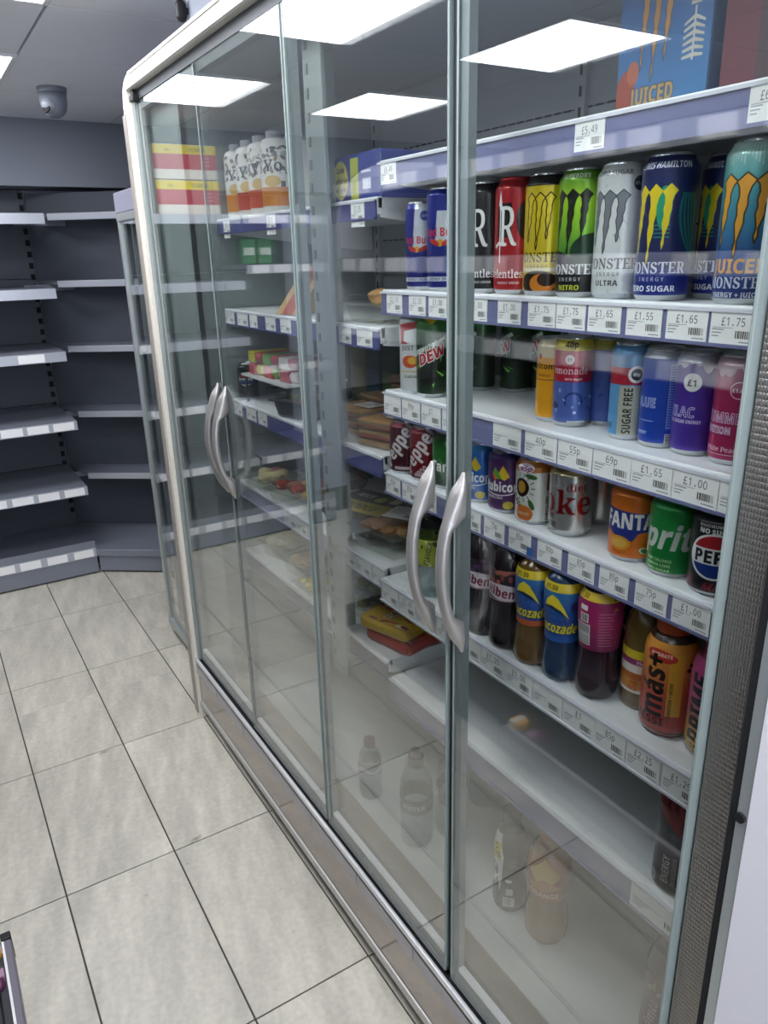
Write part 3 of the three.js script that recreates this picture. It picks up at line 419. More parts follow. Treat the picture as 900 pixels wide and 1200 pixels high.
// --- standard cans on the fourth shelf
const y4 = Y.R4, KX = 0.148, KR = 0.0315, KH = 0.108;
const dp = (t2) => (x, W, H) => { R(x, '#4a1420', 0, 0, W, H); if (t2) R(x, '#7d1424', 180, 0, W, H); R(x, '#8c2338', 150, 0, 200, 30); T(x, 'Pepper', 232, 118, 100, '#efe9ea', { rot: -0.95, sx: 0.82, w: '900' }); if (t2) T(x, '200', 262, 225, 54, '#e8d9dc', { rot: -0.75, sx: 0.7 }); R(x, '#d8c3c6', 215, H - 44, 90, 16); };
makeCan('std', 0.14, y4, -1.232, KR, KH, dp(0), 'dark maroon cola-style can with white slanted lettering, leftmost on the fourth shelf');
makeCan('std', 0.144, y4, -1.166, KR, KH, dp(1), 'red maroon can with slanted lettering beside its darker neighbour');
makeCan('std', 0.15, y4, -1.098, KR, KH, (x, W, H) => { G(x, ['#1a2a1e', '#2c7a2f', '#225a26', '#16331b'], 0, H, W); E(x, '#63b43b', 300, 70, 50, 26, 0.6); T(x, 'Tango', 262, 165, 70, '#eef3ea', { w: '900', sx: 0.85 }); T(x, 'apple', 290, 210, 20, '#bfe0a4'); }, 'green apple soda can behind the raised end of the left middle handle');
const rub = (a, b, c) => (x, W, H) => { R(x, a, 0, 0, W, H); G(x, [b, a], 0, 70, W); P(x, '#e3c12d', [[262, 60], [292, 110], [270, 128], [235, 112]]); P(x, '#57a32f', [[225, 70], [258, 118], [232, 126], [212, 100]]); P(x, '#d5622b', [[205, 92], [240, 120], [222, 130]]); T(x, 'Rubicon', 248, 158, 58, '#f3f3f3', { w: '900', sx: 0.78 }); x.strokeStyle = '#f3f3f3'; x.lineWidth = 5; x.beginPath(); x.moveTo(160, 180); x.quadraticCurveTo(240, 210, 330, 180); x.stroke(); T(x, c, 220, 206, 16, '#e3e3ee'); E(x, '#c9b53c', 288, H - 40, 24, 18); };
makeCan('std', 0.148, y4, -1.002, KR, KH, rub('#1b62b4', '#3a93da', 'SPARKLING'), 'blue fruit soda can with leaf mark, leftmost on that shelf behind the right door', { turn: -0.4 });
makeCan('std', 0.148, y4, -0.931, KR, KH, rub('#4c1f5c', '#343064', 'SPARKLING'), 'purple fruit soda can with leaf mark beside the blue one', { turn: -0.3 });
makeCan('std', 0.148, y4, -0.862, KR, KH, (x, W, H) => { R(x, '#d8d9d2', 0, 0, W, H); R(x, '#cc7a33', 0, 0, W, 52); E(x, '#f0e2ec', 220, 36, 42, 20); T(x, '65p', 222, 36, 32, '#8b1d6e', { it: 1 }); E(x, '#1d1712', 205, 120, 36, 40); E(x, '#c3902d', 205, 118, 20, 26); for (let k = 0; k < 14; k++) { x.save(); x.translate(205, 120); x.rotate(k * 0.449); R(x, '#3a3a36', 44, -1.5, 18, 3); x.restore(); } E(x, '#3d6b35', 248, 70, 26, 10, 0.2); E(x, '#3d6b35', 252, 190, 24, 10, 1.1); T(x, 'passion', 195, 200, 40, '#1b1b1a', { rot: 0.9, w: '900', sx: 0.8 }); E(x, '#e07b33', 218, H - 48, 42, 36); T(x, 'FRUIT', 218, H - 48, 20, '#f0dcc0'); R(x, '#b1484c', 318, 60, 40, 70); bars(x, 310, 150, 40, 120, true); }, 'white can with passion fruit print and orange rim band', { turn: -0.12 });
const cokeMat = labelMat(KR, KH, (x, W, H) => { R(x, '#c9c9c8', 0, 0, W, H); G(x, ['#c9a94a', '#d8c27c', '#c9c9c8'], 0, 44, W); T(x, 'Coke', 216, 140, 128, '#a8161c', { f: 'serif', w: 'bold', sx: 0.95 }); T(x, 'diet', 300, 78, 40, '#a8161c', { f: 'serif' }); for (let k = 0; k < 3; k++) T(x, ['TRY', 'MORE', 'TASTE'][k], 196, 200 + k * 32, 30, '#26282a', { sx: 0.7 }); }, { metal: 0.8, rough: 0.24 });
const coke = makeCan('std', 0.156, y4, -0.79, 0.0335, 0.111, null, 'silver diet cola can with red script and golden rim', { mat: cokeMat });
copy(coke, 0.235, y4, -0.8, 'second silver cola can deeper on the shelf behind the gap', undefined, 0.3);
copy(coke, 0.3, y4, -0.745, 'shaded silver cola can at the back behind the orange can', undefined, -0.6);
makeCan('std', 0.156, y4, -0.668, 0.033, 0.109, (x, W, H) => { R(x, '#d9701f', 0, 0, W, H); for (let k = 0; k < 60; k++) E(x, 'rgba(190,80,30,.35)', rr(0, W), rr(150, H), rr(3, 10), rr(2, 6)); P(x, '#22348c', [[150, 76], [366, 92], [366, 150], [300, 160], [280, 190], [200, 170], [150, 150]]); T(x, 'FANTA', 258, 118, 76, '#f6f3ea', { w: '900', sx: 0.8, st: '#22348c', lw: 7 }); E(x, '#efa22e', 235, 200, 40, 26); E(x, '#f5c25c', 235, 200, 28, 17); E(x, '#e7e7d8', 330, 226, 26, 12, 0.3); E(x, '#4f8a4a', 330, 226, 18, 8, 0.3); }, 'orange soda can with white FANTA lettering on navy');
makeCan('std', 0.157, y4, -0.6, 0.033, 0.109, (x, W, H) => { G(x, ['#2b9a4a', '#178a3c', '#128039'], 0, H, W); T(x, 'Sprite', 252, 128, 116, '#d8dbd6', { it: 1, w: '900', sx: 0.85 }); for (let k = 0; k < 3; k++) T(x, ['LOW CALORIE', 'LEMON LIME', 'ZERO SUGAR'][k], 232, 208 + k * 17, 15, '#cfe3b0'); }, 'green lemon-lime soda can with large silver lettering');
makeCan('std', 0.152, y4, -0.531, 0.033, 0.111, (x, W, H) => { R(x, '#17171c', 0, 0, W, H); R(x, '#3a1420', 300, 0, 60, 60); T(x, 'MAXIMUM TASTE', 262, 40, 14, '#eee'); T(x, 'NO SUGAR', 262, 58, 22, '#f4f4f4', { w: '900' }); const cy = 140; E(x, '#f2f2f2', 262, cy, 82, 76); x.save(); x.beginPath(); x.ellipse(262, cy, 74, 69, 0, 0, 7); x.clip(); R(x, '#b5242d', 180, cy - 75, 170, 48); R(x, '#1d3a8c', 180, cy + 26, 170, 60); R(x, '#f2f2f2', 180, cy - 27, 170, 52); x.restore(); T(x, 'PEPSI', 266, cy, 56, '#121215', { w: '900', sx: 0.95 }); T(x, 'MAX', 270, 240, 36, '#8f2430', { it: 1, w: '900' }); R(x, '#5a1a2a', 150, 210, 50, 60); }, 'black cola can with red, white and blue globe at the right end', { turn: -0.12 });
// --- tall dark can alone on the sixth shelf
makeCan('tall', 0.15, Y.R6, -0.53, 0.0325, 0.165, (x, W, H) => { R(x, '#26272b', 0, 0, W, H); P(x, '#8f2026', [[120, 0], [400, 0], [400, 180], [300, 150], [200, 60], [150, 40]]); for (let k = 0; k < 10; k++) P(x, k % 2 ? '#74191f' : '#b0343a', [[200 + k * 18, 20], [230 + k * 18, 40 + k * 12], [215 + k * 18, 10]]); T(x, 'ENERGY', 250, 300, 40, '#b9b4b2', { rot: -Math.PI / 2, sx: 0.8 }); T(x, 'AMBASSADOR', 282, 300, 24, '#9b9694', { rot: -Math.PI / 2, sx: 0.8 }); R(x, '#d8d8d8', 182, 345, 26, 40); R(x, '#2a2a2a', 187, 352, 16, 26); }, 'charcoal tall can with red splash standing alone on the lowest shelf', { metal: 0.2 });

// ---------------------------------------------------------------- bottles
function profile(pts) { const c = new THREE.CatmullRomCurve3(pts.map(p => new THREE.Vector3(p[0], p[1], 0)), false, 'catmullrom', 0.35); return c.getPoints(pts.length * 6).map(p => new THREE.Vector2(Math.max(0.0005, p.x), p.y)); }
const radAt = (pr, y) => { for (let i = 1; i < pr.length; i++) if (pr[i].y >= y && pr[i - 1].y <= y) { const t = (y - pr[i - 1].y) / Math.max(1e-6, pr[i].y - pr[i - 1].y); return pr[i - 1].x + (pr[i].x - pr[i - 1].x) * t; } return pr[pr.length - 1].x; };
function ridged(r, y0, y1) { const g = new THREE.CylinderGeometry(r * 0.97, r, y1 - y0, 36, 1); const p = g.attributes.position; for (let i = 0; i < p.count; i++) { const a = Math.atan2(p.getX(i), p.getZ(i)), k = Math.hypot(p.getX(i), p.getZ(i)); if (k > r * 0.5) { const s = 1 + 0.02 * Math.cos(a * 18); p.setX(i, p.getX(i) * s); p.setZ(i, p.getZ(i) * s); } } g.computeVertexNormals(); g.translate(0, (y0 + y1) / 2, 0); return g; }
function makeBottle(label, x, y, z, pts, bodyMat, lab, cap, o = {}) {
  const b = thing('drink_bottle', label, 'bottle', [x, y + 0.0006, z], Math.atan2(x - CAMX, z) + (o.turn ?? -0.22), o.group), pr = profile(pts);
  mesh('bottle_body', new THREE.LatheGeometry(pr, 44), bodyMat, b);
  if (o.fill) mesh('drink', new THREE.LatheGeometry([new THREE.Vector2(0.0005, pr[0].y + 0.003), ...pr.filter(p => p.y < o.fill[0] && p.y > 0.004).map(p => new THREE.Vector2(Math.max(0.0006, p.x - 0.0015), p.y)), new THREE.Vector2(0.0005, o.fill[0])], 36), o.fill[1], b);
  if (lab) {
    const [y0, y1, mat] = lab, q = []; for (let i = 0; i <= 14; i++) { const yy = y0 + (y1 - y0) * i / 14; q.push(new THREE.Vector2(radAt(pr, yy) + 0.0007, yy)); }
    const g = new THREE.LatheGeometry(q, 44), p = g.attributes.position; for (let i = 0; i < p.count; i++) g.attributes.uv.setY(i, (p.getY(i) - y0) / (y1 - y0)); mesh('label', g, mat, b);
  }
  if (cap) { const c = mesh('cap', [ridged(cap[0], cap[1], cap[2])], cap[3], b); if (cap[4]) mesh('cap_top', new THREE.CylinderGeometry(cap[4] * 0.8, cap[4], 0.016, 24).translate(0, cap[2] + 0.008, 0), cap[3], c); }
  return b;
}
const wrap = (W, H, d, o = {}) => phys(0xffffff, o.rough ?? 0.35, { map: canvas(W, H, d), clearcoat: 0.4, clearcoatRoughness: 0.2 });
const darkJuice = phys(0x120810, 0.16, { clearcoat: 0.3, clearcoatRoughness: 0.1 });
const y5 = Y.R5;
const ribP = [[0.001, 0.002], [0.024, 0], [0.031, 0.008], [0.032, 0.03], [0.0295, 0.06], [0.0305, 0.085], [0.032, 0.1], [0.032, 0.145], [0.029, 0.165], [0.017, 0.185], [0.0135, 0.192], [0.0135, 0.2]];
const ribLab = (berry) => wrap(512, 150, (x, W, H) => { R(x, '#241422', 0, 0, W, H); for (let k = 0; k < 40; k++) E(x, berry[k % 2], rr(0, W), rr(0, 60), rr(8, 18), rr(8, 16)); x.save(); x.translate(252, 104); x.rotate(0.12); E(x, '#d9cfd6', 0, 0, 104, 38); T(x, 'Ribena', 0, 2, 58, '#7a1836', { w: '900', sx: 0.85 }); x.restore(); R(x, '#c9a5ac', 0, H - 10, W, 5); });
const capBlue = std(0x3a5f96, 0.4), capGrey = std(0x5a6f8a, 0.4), capNavy = std(0x2f66b0, 0.35), capTeal = std(0x1f5e73, 0.4);
const rib1 = makeBottle('dark blackcurrant juice bottle with white oval label, second bottle from the middle door edge', 0.122, y5, -0.957, ribP, darkJuice, [0.092, 0.15, ribLab(['#3c2448', '#5a3566'])], [0.0165, 0.188, 0.208, capBlue]);
copy(rib1, 0.124, y5, -1.022, 'dark blackcurrant juice bottle squeezed against the middle door edge');
makeBottle('dark berry juice bottle with reddish fruit label, third bottle from the middle door edge', 0.124, y5, -0.892, ribP, darkJuice, [0.092, 0.15, ribLab(['#8c4038', '#a8604c'])], [0.0165, 0.188, 0.208, capGrey]);
const lucP = [[0.001, 0.002], [0.022, 0], [0.03, 0.01], [0.0315, 0.03], [0.0285, 0.06], [0.0275, 0.085], [0.0295, 0.11], [0.0315, 0.135], [0.031, 0.16], [0.026, 0.175], [0.019, 0.183], [0.0165, 0.187], [0.0165, 0.195]];
const lucLab = (bot) => wrap(512, 240, (x, W, H) => { G(x, ['#2f7fb4', '#1e4f9e', '#1b3f8c'], 0, H, W); R(x, '#d9c02c', 0, 0, W, 34); T(x, '£1.50', 215, 18, 25, '#2b2716'); P(x, '#e7cf2b', [[186, 96], [200, 66], [226, 46], [250, 58], [274, 92], [300, 142], [262, 104], [226, 90]]); P(x, '#16242c', [[186, 104], [206, 92], [232, 92], [262, 108], [290, 134], [258, 116], [224, 104]]); for (let k = 0; k < 60; k++) E(x, 'rgba(210,230,255,.35)', rr(160, 360), rr(110, 170), 2, 2); T(x, 'Lucozade', 240, 182, 56, '#e5d42f', { it: 1, w: '900', sx: 0.8, st: '#122a5c', lw: 5 }); R(x, bot, 0, H - 24, W, 24); E(x, '#24306e', 320, 90, 20, 22); });
makeBottle('amber energy drink bottle with blue and yellow label and blue cap', 0.123, y5, -0.826, lucP, phys(0x5e4210, 0.16, { clearcoat: 0.25 }), [0.075, 0.172, lucLab('#b9572a')], [0.0185, 0.187, 0.207, capNavy]);
makeBottle('blue energy drink bottle with blue and yellow label and teal cap', 0.127, y5, -0.763, lucP, phys(0x123052, 0.16, { clearcoat: 0.25 }), [0.072, 0.172, lucLab('#1f57a5')], [0.0185, 0.187, 0.207, capTeal]);
makeBottle('pink-labelled energy drink bottle with dark drink, turned to its barcode', 0.136, y5, -0.696, lucP.map(p => [p[0] * 1.06, p[1]]), phys(0x2a1820, 0.16, { clearcoat: 0.25 }), [0.085, 0.178, wrap(512, 230, (x, W, H) => { G(x, ['#8f1f5e', '#a82a62', '#7d1f52'], 0, H, W); R(x, '#d9b930', 0, 0, W, 30); T(x, '£1.50', 190, 16, 24, '#2b2716'); T(x, '£1.7', 345, 16, 22, '#2b2716'); R(x, '#e8dfe4', 192, 50, 34, 20); bars(x, 195, 82, 36, 34); bars(x, 176, 124, 62, 86, true); for (let k = 0; k < 12; k++) R(x, 'rgba(235,190,215,.6)', 268, 70 + k * 12, 64 - (k * 13 % 20), 3); P(x, '#e1862f', [[318, 66], [330, 44], [342, 66], [330, 58]]); })], [0.019, 0.19, 0.21, std(0x7a2340, 0.4)]);
const halfP = [[0.001, 0.002], [0.025, 0], [0.031, 0.008], [0.0315, 0.03], [0.0315, 0.12], [0.0285, 0.14], [0.019, 0.165], [0.0145, 0.178], [0.0145, 0.19]];
makeBottle('brown-tinted soft drink bottle with white, orange and yellow label, half behind the orange one', 0.172, y5, -0.638, halfP, phys(0x6a5526, 0.12, { clearcoat: 1 }), [0.03, 0.1, wrap(512, 190, (x, W, H) => { R(x, '#e3dcd2', 0, 0, W, H); R(x, '#e0c92c', 0, 0, W, 38); R(x, '#94306a', 0, 38, W, 26); T(x, '75p', 262, 51, 20, '#f1e2ea'); R(x, '#b5652f', 150, 100, 130, 26); R(x, '#c9853c', 150, 126, 190, 50); T(x, 'Barr', 240, 140, 50, '#b5521f', { rot: -1.5, sx: 0.8 }); E(x, '#3b4d94', 310, 158, 34, 30); T(x, 'S', 305, 140, 56, '#f6f4ee'); })], [0.0175, 0.178, 0.198, std(0xb9a52f, 0.4)]);
makeBottle('narrow dark bottle with yellow cap standing in the gap behind the pink-labelled one', 0.225, y5, -0.704, halfP.map(p => [p[0] * 0.95, p[1]]), darkJuice, [0.06, 0.12, wrap(256, 96, (x, W, H) => { R(x, '#2a2230', 0, 0, W, H); T(x, '½', 128, 50, 40, '#dcd6d0'); })], [0.016, 0.178, 0.198, std(0xc5b12c, 0.4)]);
const masP = [[0.001, 0.002], [0.026, 0], [0.034, 0.008], [0.036, 0.025], [0.036, 0.115], [0.034, 0.138], [0.026, 0.152], [0.021, 0.157], [0.021, 0.165]];
makeBottle('orange and red sports drink bottle with yellow panel, bold vertical lettering and orange cap', 0.15, y5, -0.577, masP, phys(0x3b2a1c, 0.15, { clearcoat: 0.8 }), [0.004, 0.147, wrap(512, 330, (x, W, H) => { G(x, ['#d9953a', '#d38437', '#c65a39', '#b53a30', '#a83227'], 0, H, W); R(x, '#dca42f', 272, 30, 44, 220); E(x, '#b72b25', 244, 42, 50, 20, 0.1); T(x, 'HYDRATE', 244, 38, 16, '#f5e2c8'); T(x, 'más+', 226, 150, 98, '#15120f', { rot: -Math.PI / 2, w: '900', sx: 0.92 }); T(x, 'HYDRATION + MORE', 282, 200, 15, '#3a2312', { rot: -Math.PI / 2 }); T(x, 'MESSI', 212, 276, 40, '#2b1210', { w: '900' }); for (const [a, b] of [[340, 66], [352, 80], [332, 84], [348, 96]]) E(x, '#1a1512', a, b, 8, 7); for (let k = 0; k < 10; k++) R(x, 'rgba(120,30,25,.4)', 330 + (k % 3) * 12, 130 + k * 14, 18, 3); })], [0.0235, 0.157, 0.18, std(0xc8572a, 0.45)]);
makeBottle('pink and yellow sports drink bottle with black vertical lettering at the right end', 0.156, y5, -0.505, masP.map(p => [p[0] * 0.97, p[1]]), phys(0x7c3a5a, 0.2, { clearcoat: 0.8 }), [0.004, 0.147, wrap(512, 330, (x, W, H) => { G(x, ['#a63a72', '#b5508a', '#b05a80', '#c79a4e', '#d2b03c'], 0, H, W); T(x, 'PRIME', 226, 165, 104, '#121114', { rot: -Math.PI / 2, w: '900', sx: 0.75 }); R(x, '#d8c060', 225, 262, 22, 14); T(x, 'HYDRATION', 240, 300, 24, '#3a2a18'); })], [0.0235, 0.157, 0.18, std(0x9a3a62, 0.45)]);
// clear flavoured water in the left door and the bottles on the bottom deck
const water = phys(0xdde6e6, 0.03, { transmission: 1, thickness: 0, ior: 1.4 });
const waterBlue = phys(0xdfeaf0, 0.04, { transmission: 0.95, thickness: 0, ior: 1.4 });
const watP = (s, h) => [[0.001, 0.003], [0.024, 0], [0.032, 0.01], [0.033, 0.03], [0.031, 0.036], [0.033, 0.044], [0.0325, h * 0.45], [0.031, h * 0.5], [0.033, h * 0.55], [0.0325, h * 0.7], [0.026, h * 0.82], [0.014, h * 0.9], [0.0135, h * 0.93]].map(p => [p[0] * s, p[1]]);
makeBottle('clear flavoured water bottle with yellow-green label behind the left middle handle', 0.135, y5, -1.135, watP(0.95, 0.2), water, [0.07, 0.125, wrap(512, 140, (x, W, H) => { R(x, '#aab545', 0, 0, W, H); for (let k = 0; k < 30; k++) E(x, ['#dfe3a8', '#7f922c', '#3c4a28'][k % 3], rr(0, W), rr(0, H), rr(6, 26), rr(4, 14), rnd() * 3); T(x, 'FLAVOUR', 256, 70, 40, '#2c3a20', { rot: -1.4, sx: 0.7 }); })], [0.0155, 0.186, 0.206, std(0x8a8a30, 0.4)], {});
const wl = wrap(512, 120, (x, W, H) => { R(x, '#7d858c', 0, 0, W, H); P(x, '#aab2b8', [[120, 90], [220, 30], [300, 80], [380, 20], [420, 100]]); P(x, '#7e868e', [[100, 120], [200, 60], [300, 120]]); });
const wl2 = wrap(512, 110, (x, W, H) => { R(x, '#5f6668', 0, 0, W, H); T(x, 'WATER', 256, 60, 44, '#b9bfc0', { sx: 0.9 }); });
const capPink = std(0x7a5f62, 0.5), capDk = std(0x2f3234, 0.5);
makeBottle('small clear water bottle with brownish cap on the chiller floor, farthest left', 0.118, Y.D, -1.385, watP(0.88, 0.165), water, [0.075, 0.112, wl], [0.0145, 0.15, 0.17, capPink], {});
const w2 = makeBottle('large clear ribbed water bottle with dark cap on the chiller floor', 0.128, Y.D, -1.19, watP(1.15, 0.235), water, [0.1, 0.14, wl2], [0.0185, 0.214, 0.238, capDk, 0.013], {});
copy(w2, 0.215, Y.D, -1.17, 'large clear water bottle just behind the front one, cut by the middle door edge');
copy(w2, 0.345, Y.D, -1.21, 'large clear water bottle deep on the chiller floor right of the middle door edge');
const dk = [[0.001, 0.002], [0.025, 0], [0.034, 0.012], [0.035, 0.05], [0.031, 0.09], [0.034, 0.13], [0.034, 0.165], [0.026, 0.195], [0.016, 0.215], [0.0155, 0.222]];
makeBottle('dark brown shake bottle with wavy white and yellow label side on the chiller floor', 0.19, Y.D, -0.93, dk, phys(0x3a302c, 0.2, { clearcoat: 0.6 }), [0.02, 0.2, wrap(512, 400, (x, W, H) => { R(x, '#4a3f3a', 0, 0, W, H); P(x, '#e9e6dd', [[110, 20], [215, 10], [240, 120], [222, 320], [200, 250], [170, 300], [110, 260]]); P(x, '#d8c33c', [[165, 60], [225, 50], [222, 150], [190, 130], [165, 170]]); T(x, '£1.25', 200, 96, 30, '#2a2620', { rot: 1.1 }); E(x, '#5a4a6e', 180, 210, 24, 40); E(x, '#f0ede6', 178, 195, 10, 12); for (let k = 0; k < 4; k++) R(x, '#8c827c', 262, 120 + k * 14, 40, 4); E(x, '#cfc9c2', 268, 252, 20, 10); R(x, '#cfc9c2', 256, 292, 34, 34); bars(x, 244, 340, 54, 50); })], [0.019, 0.215, 0.245, std(0x5a4f55, 0.5)]);
makeBottle('large orange juice drink bottle with yellow diamond label on the chiller floor', 0.205, Y.D, -0.835, dk.map(p => [p[0] * 1.22, p[1] * 1.12]), phys(0xa67b4c, 0.2, { clearcoat: 0.6, transmission: 0.15 }), [0.115, 0.215, wrap(512, 200, (x, W, H) => { R(x, '#b3683a', 0, 0, W, H); P(x, '#d9b85a', [[256, 5], [320, 70], [256, 150], [192, 70]]); P(x, '#c98f45', [[190, 140], [256, 90], [330, 130], [256, 150]]); T(x, 'ORANGE', 256, 170, 36, '#e3c9a0', { sx: 0.85 }); })], [0.021, 0.245, 0.275, std(0x9a5a45, 0.5)]);
makeBottle('maroon labelled bottle at the bottom right corner of the chiller floor', 0.215, Y.D, -0.56, dk.map(p => [p[0] * 1.05, p[1] * 1.1]), phys(0x6a5a58, 0.2, { clearcoat: 0.6 }), [0.03, 0.17, wrap(512, 330, (x, W, H) => { R(x, '#6a3440', 0, 0, W, H); P(x, '#d6c7a4', [[205, 60], [235, 20], [240, 64], [200, 66]]); T(x, '£1.49', 280, 80, 32, '#d9c8cc', { rot: 0.3 }); T(x, 'vimto', 225, 200, 60, '#c9a5ac', { rot: -1.5 }); })], [0.018, 0.24, 0.265, std(0x6e4d55, 0.5)]);

// ---------------------------------------------------------------- cartons and packs on the top shelves
function carton(name, label, category, pos, size, ry, mats, o = {}) {   // printed box with a folded lid flap
  const [w, h, d] = size, c = thing(name, label, category, pos, ry, o.group);
  mesh('box', new RoundedBoxGeometry(w, h, d, 2, 0.003).translate(0, h / 2 + 0.0005, 0), mats[0], c);
  if (mats[1]) { const f = new THREE.BoxGeometry(0.0012, h * 0.985, d * 0.985); f.translate(-w / 2 - 0.0008, h / 2, 0); mesh('printed_front', f, mats[1], c); }
  mesh('flap', [bx(-w / 2 + 0.002, -0.0008, h, h + 0.0016, -d / 2 + 0.003, d / 2 - 0.003), bx(0.0008, w / 2 - 0.002, h, h + 0.0016, -d / 2 + 0.003, d / 2 - 0.003)], mats[0], c);
  return c;
}
// the front face looks along -x; box UVs on that face run left to right towards +z
carton('multipack_carton', 'blue multipack carton with orange claw mark and skull print on the top shelf', 'carton', [0.345, Y.R1, -0.761], [0.2, 0.26, 0.148], 0, [std(0x2f5f94, 0.5), std(0xffffff, 0.45, 0, { map: canvas(384, 512, (x, W, H) => {
  G(x, ['#1d3d74', '#2f6cab', '#3f86bd'], 0, H, W); E(x, '#a8452f', 40, 430, 44, 60); E(x, '#c46a4a', 70, 380, 26, 30); claw(x, 165, 170, 150, 240, '#c98f45', '#2f3b52', 3); T(x, 'JUICED', 160, 440, 56, '#c9a25c', { w: '900', st: '#24406c', lw: 6 }); T(x, 'MONSTER', 180, 485, 40, '#9cc2e0', { f: 'serif' });
  E(x, '#d6cfc0', 318, 190, 46, 54); E(x, '#3a4a66', 300, 186, 15, 17); E(x, '#3a4a66', 338, 186, 15, 17); P(x, '#3a4a66', [[318, 204], [325, 218], [311, 218]]); R(x, '#d6cfc0', 298, 228, 40, 30); for (let k = 0; k < 5; k++) R(x, '#3a4a66', 302 + k * 8, 232, 2, 20); R(x, '#d6cfc0', 314, 262, 8, 120); for (let k = 0; k < 6; k++) { P(x, '#d6cfc0', [[316, 280 + k * 17], [276, 296 + k * 15], [276, 302 + k * 15], [316, 290 + k * 17]]); P(x, '#d6cfc0', [[320, 280 + k * 17], [358, 296 + k * 15], [358, 302 + k * 15], [320, 290 + k * 17]]); }
}) })]);
carton('multipack_carton', 'dark maroon multipack carton at the right end of the top shelf', 'carton', [0.35, Y.R1, -0.535], [0.2, 0.24, 0.28], 0, [std(0x4e3038, 0.5), std(0xffffff, 0.5, 0, { map: canvas(128, 128, (x, W, H) => { R(x, '#4a3038', 0, 0, W, H); R(x, '#6e2436', 0, 0, 22, H); }) })]);
{
  const t = carton('multipack_carton', 'purple-blue chocolate dessert multipack with yellow badge on the left top shelf', 'carton', [0.2, Y.L1, -1.43], [0.13, 0.085, 0.27], 0, [std(0x4a5396, 0.4), std(0xffffff, 0.4, 0, { map: canvas(512, 170, (x, W, H) => { R(x, '#3d478f', 0, 0, W, H); R(x, '#b5bb4b', 300, 10, 60, H); E(x, '#d8d05c', 222, 85, 58, 74); T(x, 'Low', 222, 45, 32, '#3a3a28'); T(x, 'calorie', 222, 85, 32, '#3a3a28'); T(x, '& light', 222, 120, 24, '#3a3a28'); T(x, 'BE', 150, 70, 50, '#c9554f'); P(x, '#d9cf4c', [[120, 165], [150, 130], [180, 165]]); R(x, '#c9cbe0', 380, 60, 70, 10); R(x, '#c9cbe0', 390, 90, 60, 40); }) })]);
}
// shrink-wrapped tray of small bottles on the left top shelf
{
  const cols = ['#d98b3a', '#b8432f', '#c25236'];
  for (let r = 0; r < 2; r++) for (let c = 0; c < 4; c++) {
    const x = 0.16 + r * 0.075, z = -2.055 + c * 0.08;
    const b = makeBottle(r ? 'white yogurt drink bottle in the back row of the shrink-wrapped pack' : ['leftmost white yogurt drink bottle with orange band on the left top shelf', 'second white yogurt drink bottle from the left on the left top shelf', 'third white yogurt drink bottle from the left on the left top shelf', 'fourth white yogurt drink bottle from the left, beside the door edge'][c], x, Y.L1, z, [[0.001, 0.002], [0.03, 0], [0.036, 0.01], [0.037, 0.1], [0.0355, 0.125], [0.036, 0.15], [0.03, 0.163], [0.0195, 0.168], [0.0195, 0.174]], std(0xe3e2dc, 0.35), r ? null : [0.012, 0.152, wrap(512, 330, (X, W, H) => { R(X, '#e5e3dc', 0, 0, W, H); R(X, cols[c % 3], 0, H - 110, W, 100); E(X, '#d9b45c', 250, H - 140, 46, 30); for (let k = 0; k < 34; k++) E(X, ['#3a3d42', '#6d7076', '#b9b9b6', '#8a7a5a'][k % 4], rr(170, 340), rr(4, 150), rr(5, 22), rr(4, 13), rnd() * 3); T(X, 'Yo', 256, 110, 84, '#2b2e34', { f: 'serif' }); R(X, '#2f4f52', 296, 190, 26, 30); })], [0.0205, 0.168, 0.182, std(0x9a9ca0, 0.4)], r ? { group: 'back row of the yogurt drink pack' } : {});
  }
}

// ---------------------------------------------------------------- chilled food in the left bay
const clearTub = phys(0xf6f8f4, 0.04, { transmission: 0.97, thickness: 0, ior: 1.25 }), film = phys(0xffffff, 0.03, { transmission: 1, thickness: 0, ior: 1.2 }), blackTub = phys(0x1b1c1e, 0.3, { clearcoat: 0.5 });
function tub(w, d, h, t = 0.86) {   // open rectangular container with sloping sides and a rim
  const g = new RoundedBoxGeometry(w, h, d, 4, 0.012), p = g.attributes.position; for (let i = 0; i < p.count; i++) { const k = t + (1 - t) * (p.getY(i) / h + 0.5); p.setX(i, p.getX(i) * k); p.setZ(i, p.getZ(i) * k); } g.translate(0, h / 2, 0); g.computeVertexNormals(); return g;
}
function rim(w, d, y) { const o = 0.006; return mergeGeometries([bx(-w / 2 - o, w / 2 + o, y - 0.002, y + 0.002, -d / 2 - o, -d / 2 + 0.003), bx(-w / 2 - o, w / 2 + o, y - 0.002, y + 0.002, d / 2 - 0.003, d / 2 + o), bx(-w / 2 - o, -w / 2 + 0.003, y - 0.002, y + 0.002, -d / 2, d / 2), bx(w / 2 - 0.003, w / 2 + o, y - 0.002, y + 0.002, -d / 2, d / 2)].map(norm)); }
function lumps(n, w, d, y, s) { const out = []; for (let i = 0; i < n; i++) { const g = new THREE.IcosahedronGeometry(1, 2), p = g.attributes.position, q = rnd() * 9; for (let k = 0; k < p.count; k++) { const f = 1 + 0.25 * noise.noise(p.getX(k) * 1.6 + q, p.getY(k) * 1.6, p.getZ(k) * 1.6); p.setXYZ(k, p.getX(k) * f * s * rr(0.98, 1.02), p.getY(k) * f * s * 0.6, p.getZ(k) * f * s); } g.computeVertexNormals(); g.rotateY(rnd() * 6); g.translate(rr(-w / 2 + s, w / 2 - s), y + rr(0, s * 0.5), rr(-d / 2 + s, d / 2 - s)); out.push(g); } return out; }
